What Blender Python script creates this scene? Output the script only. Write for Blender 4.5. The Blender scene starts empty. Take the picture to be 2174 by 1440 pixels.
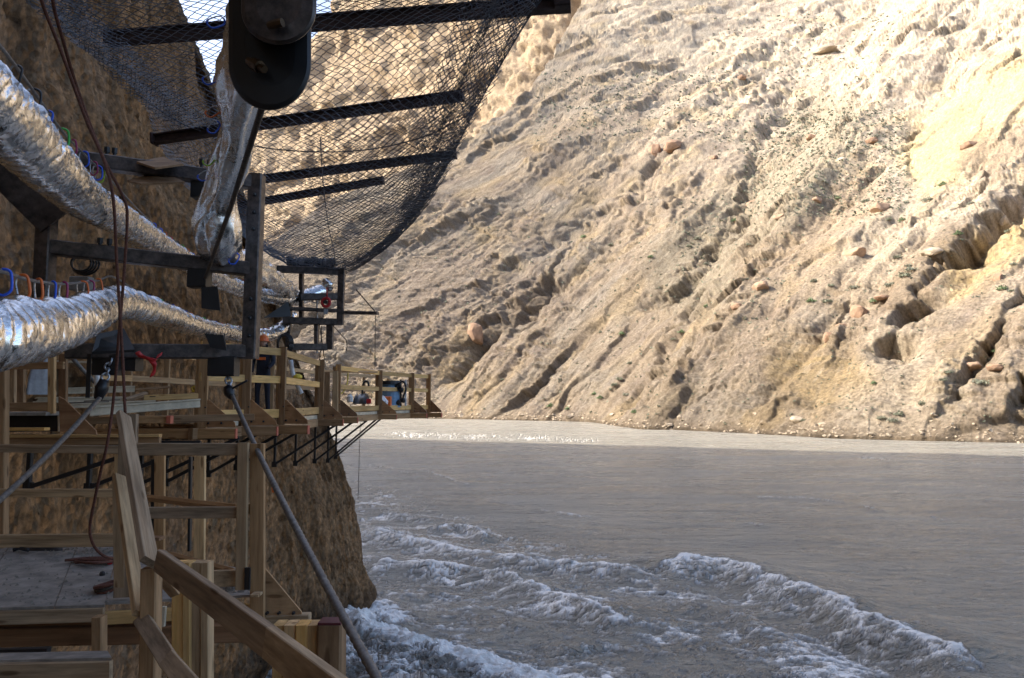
import bpy, bmesh, math, random
import numpy as np
from mathutils import Vector, Matrix
random.seed(7); RNG = np.random.default_rng(11)
SC = bpy.context.scene
COL = SC.collection
# ------------------------------------------------------------ camera, sky, sun, exposure
CAM_Z, PITCH, FPX = 8.0, math.radians(5.0), 1500.0
cd = bpy.data.cameras.new('camera'); cam = bpy.data.objects.new('camera', cd); COL.objects.link(cam)
cd.sensor_fit = 'HORIZONTAL'; cd.sensor_width = 36.0; cd.lens = FPX / 2174.0 * 36.0
cd.clip_start = 0.05; cd.clip_end = 5000
cam.location = (0, 0, CAM_Z); cam.rotation_euler = (math.pi/2 + PITCH, 0, 0)
SC.camera = cam
SUN_H = Vector((-1.0, 0.05)).normalized(); SUN_E = math.radians(40)
W = bpy.data.worlds.new('World'); SC.world = W; W.use_nodes = True
nt = W.node_tree; bg = nt.nodes['Background']
sky = nt.nodes.new('ShaderNodeTexSky'); sky.sky_type = 'NISHITA'; sky.sun_disc = False
sky.sun_elevation = SUN_E; sky.sun_rotation = math.atan2(SUN_H.x, SUN_H.y)
sky.altitude = 400; sky.dust_density = 5.0; sky.air_density = 0.8; sky.ozone_density = 0.6
nt.links.new(sky.outputs[0], bg.inputs[0]); bg.inputs[1].default_value = 0.15
sl = bpy.data.lights.new('sun', 'SUN'); sl.energy = 2.5; sl.angle = math.radians(0.53); sl.color = (1.0, 0.905, 0.76)
sun = bpy.data.objects.new('sun', sl); COL.objects.link(sun)
sdir = Vector((SUN_H.x*math.cos(SUN_E), SUN_H.y*math.cos(SUN_E), math.sin(SUN_E)))
sun.rotation_euler = sdir.to_track_quat('Z', 'Y').to_euler(); sun.location = (-60, -20, 120)
vs = SC.view_settings; vs.view_transform = 'Standard'; vs.look = 'None'; vs.exposure = 1.75; vs.gamma = 1.0
SC.cycles.max_bounces = 7; SC.cycles.diffuse_bounces = 4; SC.cycles.glossy_bounces = 4
SC.cycles.use_denoising = True

def P(px, py, d):
    """world point seen at photograph pixel (px, py) whose world Y is d"""
    x = (px-1087.0)/FPX; y = (720.0-py)/FPX
    c, s = math.cos(PITCH), math.sin(PITCH)
    dy = c - y*s; dz = s + y*c
    return Vector((x/dy*d, d, CAM_Z + dz/dy*d))
def PZ(px, py, z):
    """world point seen at a pixel at height z"""
    p = P(px, py, 1.0); v = p - Vector((0, 0, CAM_Z)); t = (z-CAM_Z)/v.z
    return Vector((0, 0, CAM_Z)) + v*t
def pix(X, Y, Z):
    c, s = math.cos(PITCH), math.sin(PITCH)
    zz = Z-CAM_Z; dep = Y*c+zz*s; up = -Y*s+zz*c
    return 1087+FPX*X/dep, 720-FPX*up/dep

# ------------------------------------------------------------ noise
_perm = RNG.permutation(512).astype(np.int64); _perm = np.concatenate([_perm, _perm])
_ga = RNG.uniform(0, 2*math.pi, 512); _gx, _gy = np.cos(_ga), np.sin(_ga)
def noise(x, y, seed=0):
    x = np.asarray(x, float)+seed*17.31; y = np.asarray(y, float)+seed*9.77
    xi = np.floor(x).astype(np.int64); yi = np.floor(y).astype(np.int64)
    xf = x-xi; yf = y-yi; xi &= 511; yi &= 511
    u = xf*xf*xf*(xf*(xf*6-15)+10); v = yf*yf*yf*(yf*(yf*6-15)+10)
    def g(ix, iy, dx, dy):
        h = _perm[_perm[ix & 511] + (iy & 511)]; return _gx[h]*dx+_gy[h]*dy
    a = g(xi, yi, xf, yf); b = g(xi+1, yi, xf-1, yf); c = g(xi, yi+1, xf, yf-1); d = g(xi+1, yi+1, xf-1, yf-1)
    return 1.5*((a+(b-a)*u) + ((c+(d-c)*u)-(a+(b-a)*u))*v)
def fbm(x, y, oct=4, seed=0, gain=0.5, lac=2.03):
    r = 0; a = 1.0; t = 0
    for i in range(oct):
        r = r + a*noise(x, y, seed+i*3); t += a; a *= gain; x = x*lac; y = y*lac
    return r/t
def ridged(x, y, oct=4, seed=0, gain=0.5):
    r = 0; a = 1.0; t = 0
    for i in range(oct):
        r = r + a*(1-np.abs(noise(x, y, seed+i*5))*1.6); t += a; a *= gain; x = x*2.03; y = y*2.03
    return r/t
def sstep(a, b, x):
    t = np.clip((x-a)/(b-a), 0, 1); return t*t*(3-2*t)
def pldist(X, Y, pts):
    """distance, side sign (+ = left of travel) and parameter 0..1 to a polyline"""
    best = np.full(X.shape, 1e9); side = np.zeros(X.shape); par = np.zeros(X.shape)
    L = [0]
    for p, q in zip(pts[:-1], pts[1:]): L.append(L[-1]+math.hypot(q[0]-p[0], q[1]-p[1]))
    for i, (p, q) in enumerate(zip(pts[:-1], pts[1:])):
        dx, dy = q[0]-p[0], q[1]-p[1]; l2 = dx*dx+dy*dy
        t = np.clip(((X-p[0])*dx+(Y-p[1])*dy)/l2, 0, 1)
        d = np.hypot(X-p[0]-t*dx, Y-p[1]-t*dy); m = d < best
        best = np.where(m, d, best); par = np.where(m, (L[i]+t*(L[i+1]-L[i]))/L[-1], par)
        side = np.where(m, np.sign(dx*(Y-p[1])-dy*(X-p[0])), side)
    return best, side, par

# ------------------------------------------------------------ object helpers
def link(o, parent=None):
    COL.objects.link(o)
    if parent is not None:
        o.parent = parent
        o.matrix_parent_inverse = Matrix.Translation(-parent.location) if parent.type == 'EMPTY' else parent.matrix_basis.inverted()
    return o
def tag(o, label=None, cat=None, group=None, kind=None):
    if label: o['label'] = label
    if cat: o['category'] = cat
    if group: o['group'] = group
    if kind: o['kind'] = kind
    return o
def empty(name, loc, label=None, cat=None, group=None):
    o = bpy.data.objects.new(name, None); o.location = loc; o.empty_display_size = 0.1; COL.objects.link(o)
    return tag(o, label, cat, group, 'thing' if cat else None)
def grid_mesh(name, V, nr, nc, mat, color=None, extra=None, smooth=True, parent=None):
    me = bpy.data.meshes.new(name)
    idx = np.arange(nr*nc).reshape(nr, nc)
    q = np.stack([idx[:-1, :-1], idx[:-1, 1:], idx[1:, 1:], idx[1:, :-1]], -1).reshape(-1, 4)
    me.vertices.add(nr*nc); me.vertices.foreach_set('co', V.reshape(-1).astype(np.float32))
    me.loops.add(q.size); me.loops.foreach_set('vertex_index', q.reshape(-1).astype(np.int32))
    me.polygons.add(len(q)); me.polygons.foreach_set('loop_start', np.arange(0, q.size, 4, dtype=np.int32))
    me.update(calc_edges=True)
    if smooth: me.polygons.foreach_set('use_smooth', np.ones(len(q), bool))
    if color is not None:
        a = me.color_attributes.new('Col', 'FLOAT_COLOR', 'POINT')
        c = np.concatenate([color.reshape(-1, 3), np.ones((nr*nc, 1))], 1); a.data.foreach_set('color', c.reshape(-1).astype(np.float32))
    for k, v in (extra or {}).items():
        a = me.attributes.new(k, 'FLOAT', 'POINT'); a.data.foreach_set('value', v.reshape(-1).astype(np.float32))
    me.materials.append(mat)
    return link(bpy.data.objects.new(name, me), parent)

# ------------------------------------------------------------ materials
def newmat(name):
    m = bpy.data.materials.new(name); m.use_nodes = True
    n = m.node_tree; return m, n, n.nodes['Principled BSDF']
def nd(n, typ, **kw):
    x = n.nodes.new(typ)
    for k, v in kw.items():
        if k in x.inputs: x.inputs[k].default_value = v
        else: setattr(x, k, v)
    return x
def ramp(n, fac, stops):
    r = n.nodes.new('ShaderNodeValToRGB'); e = r.color_ramp.elements
    while len(e) < len(stops): e.new(0.5)
    for el, (p, c) in zip(e, stops): el.position = p; el.color = (*c, 1) if len(c) == 3 else c
    n.links.new(fac, r.inputs[0]); return r.outputs[0]
def mix(n, a, b, fac, mode='MIX'):
    m = n.nodes.new('ShaderNodeMix'); m.data_type = 'RGBA'; m.blend_type = mode
    for s, v in ((m.inputs[0], fac), (m.inputs[6], a), (m.inputs[7], b)):
        if isinstance(v, bpy.types.NodeSocket): n.links.new(v, s)
        elif isinstance(v, (int, float)): s.default_value = v
        else: s.default_value = (*v, 1)
    return m.outputs[2]
def bump(n, h, strength, dist, b, normal=None):
    x = n.nodes.new('ShaderNodeBump'); x.inputs['Strength'].default_value = strength; x.inputs['Distance'].default_value = dist
    n.links.new(h, x.inputs['Height'])
    if normal is not None: n.links.new(normal, x.inputs['Normal'])
    if b is not None: n.links.new(x.outputs[0], b.inputs['Normal'])
    return x.outputs[0]
def coords(n, scale=(1, 1, 1), kind='Object', rot=(0, 0, 0)):
    t = n.nodes.new('ShaderNodeTexCoord'); m = n.nodes.new('ShaderNodeMapping')
    m.inputs['Scale'].default_value = scale; m.inputs['Rotation'].default_value = rot
    n.links.new(t.outputs[kind], m.inputs['Vector']); return m.outputs[0]
def ntex(n, vec, scale, detail=6, rough=0.6, dist=0.0):
    t = n.nodes.new('ShaderNodeTexNoise'); t.inputs['Scale'].default_value = scale; t.inputs['Detail'].default_value = detail
    t.inputs['Roughness'].default_value = rough; t.inputs['Distortion'].default_value = dist
    n.links.new(vec, t.inputs['Vector']); return t.outputs['Fac']
def vtex(n, vec, scale, feature='F1', out='Distance'):
    t = n.nodes.new('ShaderNodeTexVoronoi'); t.feature = feature; t.inputs['Scale'].default_value = scale
    n.links.new(vec, t.inputs['Vector']); return t.outputs[out]
def attr(n, name, out='Color'):
    a = n.nodes.new('ShaderNodeAttribute'); a.attribute_name = name; return a.outputs[out]
def mathn(n, op, a, b=0.0):
    m = n.nodes.new('ShaderNodeMath'); m.operation = op
    for s, v in ((m.inputs[0], a), (m.inputs[1], b)):
        if isinstance(v, bpy.types.NodeSocket): n.links.new(v, s)
        else: s.default_value = v
    return m.outputs[0]
# ============================================================ the setting: canyon walls and river
def earth_mat(name, fine, amp, rough=0.95, b1=0.6, b2=0.5):
    m, n, b = newmat(name)
    c = attr(n, 'Col'); v = coords(n)
    f = ntex(n, v, fine, 8, 0.65)
    k = ramp(n, f, [(0.3, (1-amp,)*3), (0.5, (1, 1, 1)), (0.72, (1+amp,)*3)])
    col = mix(n, c, k, 1.0, 'MULTIPLY')
    n.links.new(col, b.inputs['Base Color']); b.inputs['Roughness'].default_value = rough
    b.inputs['Specular IOR Level'].default_value = 0.15
    return m, n, b, v, f
# ---- far hillside ----------------------------------------------------------------------------
A2 = np.array((-0.673, 0.74)); N2 = np.array((0.74, 0.673))
shore_px = [(-400, 889), (600, 889), (925, 889), (1100, 893), (1250, 896), (1320, 908), (1345, 912), (1450, 914), (1600, 922), (1750, 931), (2000, 938), (2174, 942), (2700, 957), (3400, 985)]
top_px = [(-400, 780), (300, 620), (560, 520), (700, 430), (800, 385), (900, 330), (1000, 285), (1130, 190), (1180, 120), (1240, 0), (1300, -120), (1500, -170), (2174, -170), (3400, -170)]
def build_hillside():
    nc, nr = 835, 520
    cx = np.concatenate([np.linspace(150, 640, 40, endpoint=False), np.linspace(640, 2230, 735, endpoint=False), np.linspace(2230, 3100, 60)])
    sy = np.interp(cx, *zip(*shore_px)); ty = np.interp(cx, *zip(*top_px))
    tau = (cx-1087)/FPX
    e0 = np.tan(PITCH + np.arctan((720-sy)/FPX)); e1 = np.tan(PITCH+np.arctan((720-ty)/FPX))
    Y0 = -CAM_Z/e0
    fine = np.linspace(100, 3200, 3101); ef = np.tan(PITCH + np.arctan((720-np.interp(fine, *zip(*shore_px)))/FPX)); kk = np.exp(-np.linspace(-2.5, 2.5, 121)**2); kk /= kk.sum()
    Y0 = np.interp(cx, fine, np.convolve(np.pad(-CAM_Z/ef, 60, mode='edge'), kk, 'valid')); e0 = -CAM_Z/Y0
    # along-view gradient
    back = 40; nf = nr-back
    f = np.linspace(0, 1, nf)[:, None]
    E = e0[None]+(e1-e0)[None]*f
    S = 0.96+0.05*np.sin(cx/170)[None] + 0*f
    S = np.maximum(S, 0.9)
    yrow = 720-FPX*np.tan(np.arctan(E)-PITCH); xe = cx[None]-.72*np.maximum(sy[None]-yrow, 0)
    Y0r = np.interp(xe, fine, np.convolve(np.pad(-CAM_Z/ef, 60, mode='edge'), kk, 'valid'))
    Yv = (S*Y0r+CAM_Z)/(S-E)
    Z = CAM_Z+E*Yv
    k = np.linspace(0, 1, back)[:, None]
    Yb = Yv[-1:]+k*120+1.0; Zb = Z[-1:]+k*10-k*k*90
    Yv = np.concatenate([Yv, Yb]); Z = np.concatenate([Z, Zb])
    X = tau[None]*Yv
    a = X*A2[0]+Yv*A2[1]; q = X*N2[0]+Yv*N2[1]
    w = np.hypot(q-140, Z)          # up-slope length
    px, py = pix(X, Yv, Z)
    # --- displacement (metres along the slope normal)
    wa = a+4*fbm(a/40, w/60, 3, 20)+.7*fbm(a/9, w/14, 3, 22); ww = w+5*fbm(a/40, w/40, 3, 24)+1.6*fbm(a/9, w/9, 3, 26)
    base = sstep(1, 10, Z)
    d = 7*fbm(wa/95, ww/170, 2, 1)
    ribs = np.zeros_like(d); talus = sstep(-.08, .22, fbm(wa/42, ww/110, 4, 7)); act = 1-.72*talus
    bend = 2.5*fbm(a/14, w/22, 3, 27)
    for sc_, amp, lng, sd in ((44, 8.0, 6.5, 30), (19, 3.6, 6.0, 35), (8.2, 1.5, 5.5, 40), (3.4, .7, 5.0, 45)):
        n_ = noise((wa+bend*min(1, sc_/14))/sc_, ww/(sc_*lng), sd)+.35*noise(wa/(sc_*.5), ww/(sc_*lng*.45), sd+1)
        v_ = np.abs(n_)                               # sharp gully floors between rounded spurs
        d = d+amp*act*(np.minimum(v_, .62)-.3)*1.25; ribs = ribs+amp*np.clip(v_, 0, .6)
    gmix = .35+.65*sstep(1.2, 4.5, ribs)
    scarp = np.zeros_like(d)
    for sc_, amp, sd in ((40, 5.0, 301), (17, 1.9, 305), (7, .7, 309)):
        ph = (wa+bend*.8)/sc_+.9*noise(wa/(sc_*2), ww/(sc_*3.5), sd)+.16*noise(wa/(sc_*.3), ww/(sc_*.5), sd+1)+.07*noise(wa/(sc_*.1), ww/(sc_*.14), sd+2)
        fr_ = ph % 1.0; saw = np.where(fr_ < .05, fr_/.05, (1-fr_)/.95); mk = sstep(-.1, .25, noise(wa/(sc_*1.6), ww/(sc_*1.9), sd+3)+.25*noise(wa/(sc_*.5), ww/(sc_*.7), sd+4))
        mk = mk*(1-.6*talus); d = d+amp*mk*(saw-.5); scarp = np.maximum(scarp, mk*np.exp(-((fr_-.05)/.09)**2)*min(1, amp/3))
    # broken headwalls across the slope
    for sc_, amp, sd in ((26, 1.8, 50), (11, .7, 54), (5, .3, 58)):
        nse = fbm(wa/(sc_*2.2), ww/sc_, 4, sd, .6); d = d+amp*(sstep(.02, .09, nse)-.5)*(1-.8*talus)
    # bedded ledges where bedrock shows
    bed = sstep(-.02, 0.25, fbm(a/45, w/40, 3, 61)+0.5*sstep(1150, 850, px)*sstep(380, 560, py)-0.08)*(.5+.9*np.clip(fbm(a/8, w/8, 3, 63)+.3, 0, 1))
    zz = Z+5*fbm(a/60, w/60, 2, 66)+0.10*a
    st = (zz/7.0) % 1.0; led = np.where(st < 0.75, st/0.75, (1-st)/0.25)
    st2 = (zz/2.3) % 1.0; led2 = np.where(st2 < 0.7, st2/0.7, (1-st2)/0.3)
    d = d+bed*(1.3*(led-0.5)+0.8*(led2-0.5))*sstep(-.3, .2, fbm(a/5, w/3, 3, 68))
    d = d+.3*fbm(a/4, w/9, 5, 70, 0.62)
    rk = fbm(a/2.2, w/2.2, 3, 81); rm = sstep(-0.15, 0.3, fbm(a/25, w/25, 3, 85)); d = d+rm*.9*np.maximum(rk-0.18, 0)+.28*np.maximum(noise(a/.9, w/.9, 88)-.1, 0)
    hf = ridged(wa/2.6, ww/5.5, 4, 171, .62)-.62; d = d+.4*gmix*hf
    pits = np.maximum(fbm(a/1.5, w/1.1, 3, 175)-.05, 0); d = d-.5*pits*sstep(-.2, .2, fbm(a/18, w/30, 3, 178))
    # --- the gullies and ridge crests the photograph shows, carved where they run
    def carve(pts, depth, wl, wr, sub=None):
        nonlocal d
        dist, side, par = pldist(px+34*fbm(a/9, w/9, 4, 90), py+34*fbm(a/9, w/9, 4, 95), pts)
        m = px.shape
        wid = np.where(side > 0, wl*.42, wr)
        fall = np.exp(-(dist/wid)**1.5)*sstep(0, .12, par)*sstep(1.0, .8, par)*(.7+.8*noise(a/14, w/14, 99))
        d = d-1.5*depth*fall
    # image y is down, so side>0 is the left bank seen in travel direction of the flipped frame
    carve([(2190, 360), (2120, 440), (2040, 520), (1960, 610), (1890, 690), (1820, 750)], 9, 16, 60)
    carve([(1960, 250), (1925, 300), (1930, 350), (1940, 400)], 4, 8, 16)
    carve([(1690, 120), (1640, 250), (1600, 310), (1570, 420), (1500, 500)], 5, 12, 30)
    carve([(1600, 430), (1520, 510), (1430, 610), (1330, 640)], 5, 14, 40)
    carve([(1420, 300), (1330, 420), (1200, 470), (1080, 560), (1000, 640)], 4, 14, 40)
    carve([(1490, 600), (1420, 700), (1390, 790), (1340, 890)], 4, 14, 40)
    carve([(1180, 560), (1120, 640), (1030, 700), (930, 830)], 4, 12, 36)
    carve([(1650, 80), (1560, 180), (1480, 210)], 4, 12, 30)
    carve([(2174, 830), (2150, 900)], 4, 10, 24); carve([(2174, 600), (2110, 700), (2040, 830), (1980, 900)], 3.5, 10, 26)
    # smooth scree fans
    def fan(pts, r, amt):
        nonlocal d
        dist, _, _ = pldist(px, py, pts); k = amt*np.exp(-(dist/r)**2); d = d*(1-k)+k*(-1.0)
    fan([(1960, 400), (2030, 260), (2174, 200)], 60, .8); fan([(1740, 800), (1800, 840)], 60, .7); fan([(1540, 760), (1440, 860)], 36, .6)
    fan([(1900, 900), (2000, 720), (2120, 560)], 34, .6); fan([(1230, 430), (1110, 520)], 18, .7)
    # blocky outcrops: boulder shelf above the water
    shelf = np.exp(-((py-880)/26)**2)*sstep(1340, 1450, px)
    d = d+shelf*(2.0*np.abs(fbm(a/8, w/6, 4, 101))*2+0.6)
    d = d*(0.25+0.75*base)
    nrm = np.array((-N2[0]*0.80, -N2[1]*0.80, 0.60)); nrm /= np.linalg.norm(nrm)
    V = np.stack([X, Yv, Z], -1)+d[..., None]*nrm
    V[0, :, 2] = np.minimum(V[0, :, 2], -1.5); V[1, :, 2] = np.minimum(V[1, :, 2], -0.4)
    # --- albedo, with the slope's uneven sunlight painted in
    def C(r, g, b): return np.array((r, g, b))
    tan = C(.40, .325, .235); pale = C(.62, .53, .40); mauve = C(.30, .245, .20); ochre = C(.50, .375, .20); brown = C(.31, .24, .165); grey = C(.38, .34, .28); rust = C(.33, .20, .13)
    c = np.broadcast_to(tan, V.shape).copy()
    def lay(col, m):
        nonlocal c
        m = np.clip(m, 0, 1)[..., None]; c = c*(1-m)+col*m
    n1 = fbm(wa/40, ww/60, 4, 110); n2 = fbm(wa/12, ww/30, 4, 120); n3 = fbm(a/4, w/6, 4, 130)
    lay(pale, 0.9*sstep(0.0, 1.0, (px-1150)/900+(420-py)/420*0.9+n1*0.5-0.15))  # paler soil towards the upper right, also carrying its stronger sunlight
    lay(mauve, 0.6*sstep(0.2, 2.2, ribs/2.2)*sstep(-.2, .3, n2)); lay(mauve, 0.75*sstep(0.05, 0.5, n2+0.35*sstep(1500, 900, px)*sstep(250, 500, py)+0.15*n3-0.1))
    lay(grey, 0.6*sstep(0.1, 0.5, fbm(wa/25, ww/50, 4, 140)+0.2*sstep(1500, 1200, px)))
    lay(ochre, 0.5*sstep(0.15, 0.55, fbm(wa/22, ww/45, 4, 150)+0.1))
    def patch(pts, r, col, amt):
        dist, _, _ = pldist(px+25*n2, py+25*n3, pts); lay(col, amt*sstep(1.3, .5, dist/r))
    patch([(1700, 790), (1790, 800)], 75, ochre*0.85, .8); patch([(2040, 570), (2150, 500)], 60, C(.56, .42, .2), .7)
    patch([(1980, 330), (2060, 230), (2174, 160)], 75, C(.66, .52, .27), .8); patch([(1000, 730), (950, 800)], 30, ochre, .6)
    patch([(1640, 880), (1600, 900)], 28, ochre*.9, .6); patch([(1760, 280), (1700, 380), (1560, 480), (1460, 580)], 95, C(.32, .28, .205), .85)
    patch([(1600, 560), (1700, 520), (1850, 420)], 55, brown*1.15, .6); patch([(1900, 640), (2030, 500)], 34, brown, .7); patch([(2060, 330), (2174, 300)], 40, brown*1.1, .75)
    patch([(1900, 760), (2000, 850), (1850, 880)], 80, pale*1.05, .5)
    patch([(1420, 300)], 40, C(.33, .225, .165), .8); patch([(1010, 690)], 26, rust*1.05, .6); patch([(1150, 640), (900, 600), (830, 700)], 60, mauve, .5)
    patch([(1020, 470)], 34, C(.46, .44, .39), .8)
    lay(pale*1.05, 0.5*bed*np.where((zz/7.0) % 1 > .86, 1, 0)*sstep(-.2, .3, n2))
    lay(brown*.8, sstep(3.4, 0.6, V[..., 2]+1.5*n3)*0.6); lay(brown*.35, sstep(1.0, .3, V[..., 2]+.5*n3)*0.85)
    lay(pale*.95, .35*bed*sstep(.80, .9, (zz/2.3) % 1.0)); lay(mauve, .4*bed*sstep(.5, .3, np.abs((zz/4.1) % 1.0-.5)*2))
    streak = fbm(wa/1.9, ww/16, 4, 163); lay(brown*1.05, .55*sstep(.12, .5, streak+.3*n2)); lay(pale, .4*sstep(.15, .5, -streak+.25*n1))
    lay(brown*.9, .65*scarp); lay(brown*.7, .55*np.clip(pits*3, 0, 1)); lay(C(.16, .12, .085), .5*sstep(.30, .5, fbm(a/1.0, w/.9, 3, 166)))
    c *= (.56+.29*sstep(1000, 2050, px+(450-py)*.8))[..., None]*(1+0.3*n3+0.35*fbm(a/1.1, w/1.1, 3, 160))[..., None]  # stronger sun at upper right, weaker at left, put into the colour
    m, n, b, v, f = earth_mat('hillside_earth', 1.3, 0.35)
    f2 = ntex(n, v, 1.1, 12, 0.75); nn = bump(n, f2, 1.0, 1.0, None)
    vo = ntex(n, v, 3.2, 6, .7); bump(n, vo, 0.8, 0.3, b, nn)
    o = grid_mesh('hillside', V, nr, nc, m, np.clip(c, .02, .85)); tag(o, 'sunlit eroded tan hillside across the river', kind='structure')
    return V, px, py
HV, HPX, HPY = build_hillside()
def hill_at(x, y):
    """nearest hillside point seen at photograph pixel"""
    pxv, pyv = pix(HV[..., 0], HV[..., 1], HV[..., 2]); 
    i = np.argmin((pxv-x)**2+(pyv-y)**2); return Vector(HV.reshape(-1, 3)[i])
# ---- cliff upstream, behind the net ----------------------------------------------------------
def build_upstream():
    nc, nr = 300, 210
    cx = np.linspace(330, 1420, nc)
    ty = np.interp(cx, [300, 420, 480, 560, 640, 690, 760, 900, 1500], [520, 440, 330, 130, 55, 6, -60, -160, -260])
    ty = ty+10*fbm(cx/40, cx*0, 4, 7)
    tau = (cx-1087)/FPX; yb = 760.0
    e0 = np.tan(PITCH+math.atan((720-yb)/FPX)); e1 = np.tan(PITCH+np.arctan((720-ty)/FPX))
    nf = nr-12; f = np.linspace(0, 1, nf)[:, None]; E = e0+(e1-e0)[None]*f
    Y0 = np.interp(cx, [330, 560, 800, 1100, 1420], [1500, 1300, 1120, 930, 800])[None]
    Yv = Y0/(1-E/1.9); Z = CAM_Z+E*Yv
    k = np.linspace(0.02, 1, 12)[:, None]
    Z = np.concatenate([Z, Z[-1:]-k*k*60]); Yv = np.concatenate([Yv, Yv[-1:]+k*90]); X = tau[None]*Yv
    X, Z = X/2.3, Z/2.3
    xw = X+9*fbm(X/40, Z/40, 3, 203); zw = Z+9*fbm(X/40, Z/40, 3, 206)
    d = 14*fbm(X/90, Z/140, 3, 201)
    for sc_, amp, sd in ((60, 9, 210), (26, 3.5, 215), (11, 1.6, 220), (5, 1.2, 225)):
        nse = fbm(xw/sc_, zw/(sc_*2), 3, sd); d = d+amp*sstep(-.05, .2, nse); d = d+amp*.6*sstep(-.02, .1, fbm(xw/(sc_*1.6), zw/(sc_*.8), 3, sd+2))
    d = d+3.0*fbm(X/6, Z/14, 5, 230, .62)+2.2*(ridged(X/3.4, Z/16, 3, 233)-.6)-12
    X, Z, d = X*2.3, Z*2.3, d*2.3
    px, py = pix(X, Yv, Z)
    dist, _, _ = pldist(px, py, [(1212, -60), (1208, 60), (1190, 140), (1150, 190)]); d = d-40*np.exp(-(dist/16)**2)
    V = np.stack([X, Yv, Z], -1); V[..., 0] -= d*.57; V[..., 1] -= d*.8; V[..., 2] += d*.2
    c = np.broadcast_to(np.array((.40, .31, .21)), V.shape).copy()
    n2 = fbm(X/20, Z/40, 4, 250); c *= (1+.45*n2+.2*fbm(X/4, Z/8, 3, 255))[..., None]
    m, n, b, v, fq = earth_mat('upstream_rock', 0.4, 0.25)
    bump(n, ntex(n, v, 0.2, 10, .75), 1.0, 5.0, b)
    tag(grid_mesh('upstream_cliff', V, nr, nc, m, np.clip(c, .02, .8)), 'sunlit rock cliff upstream behind the net', kind='structure')
build_upstream()
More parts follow.
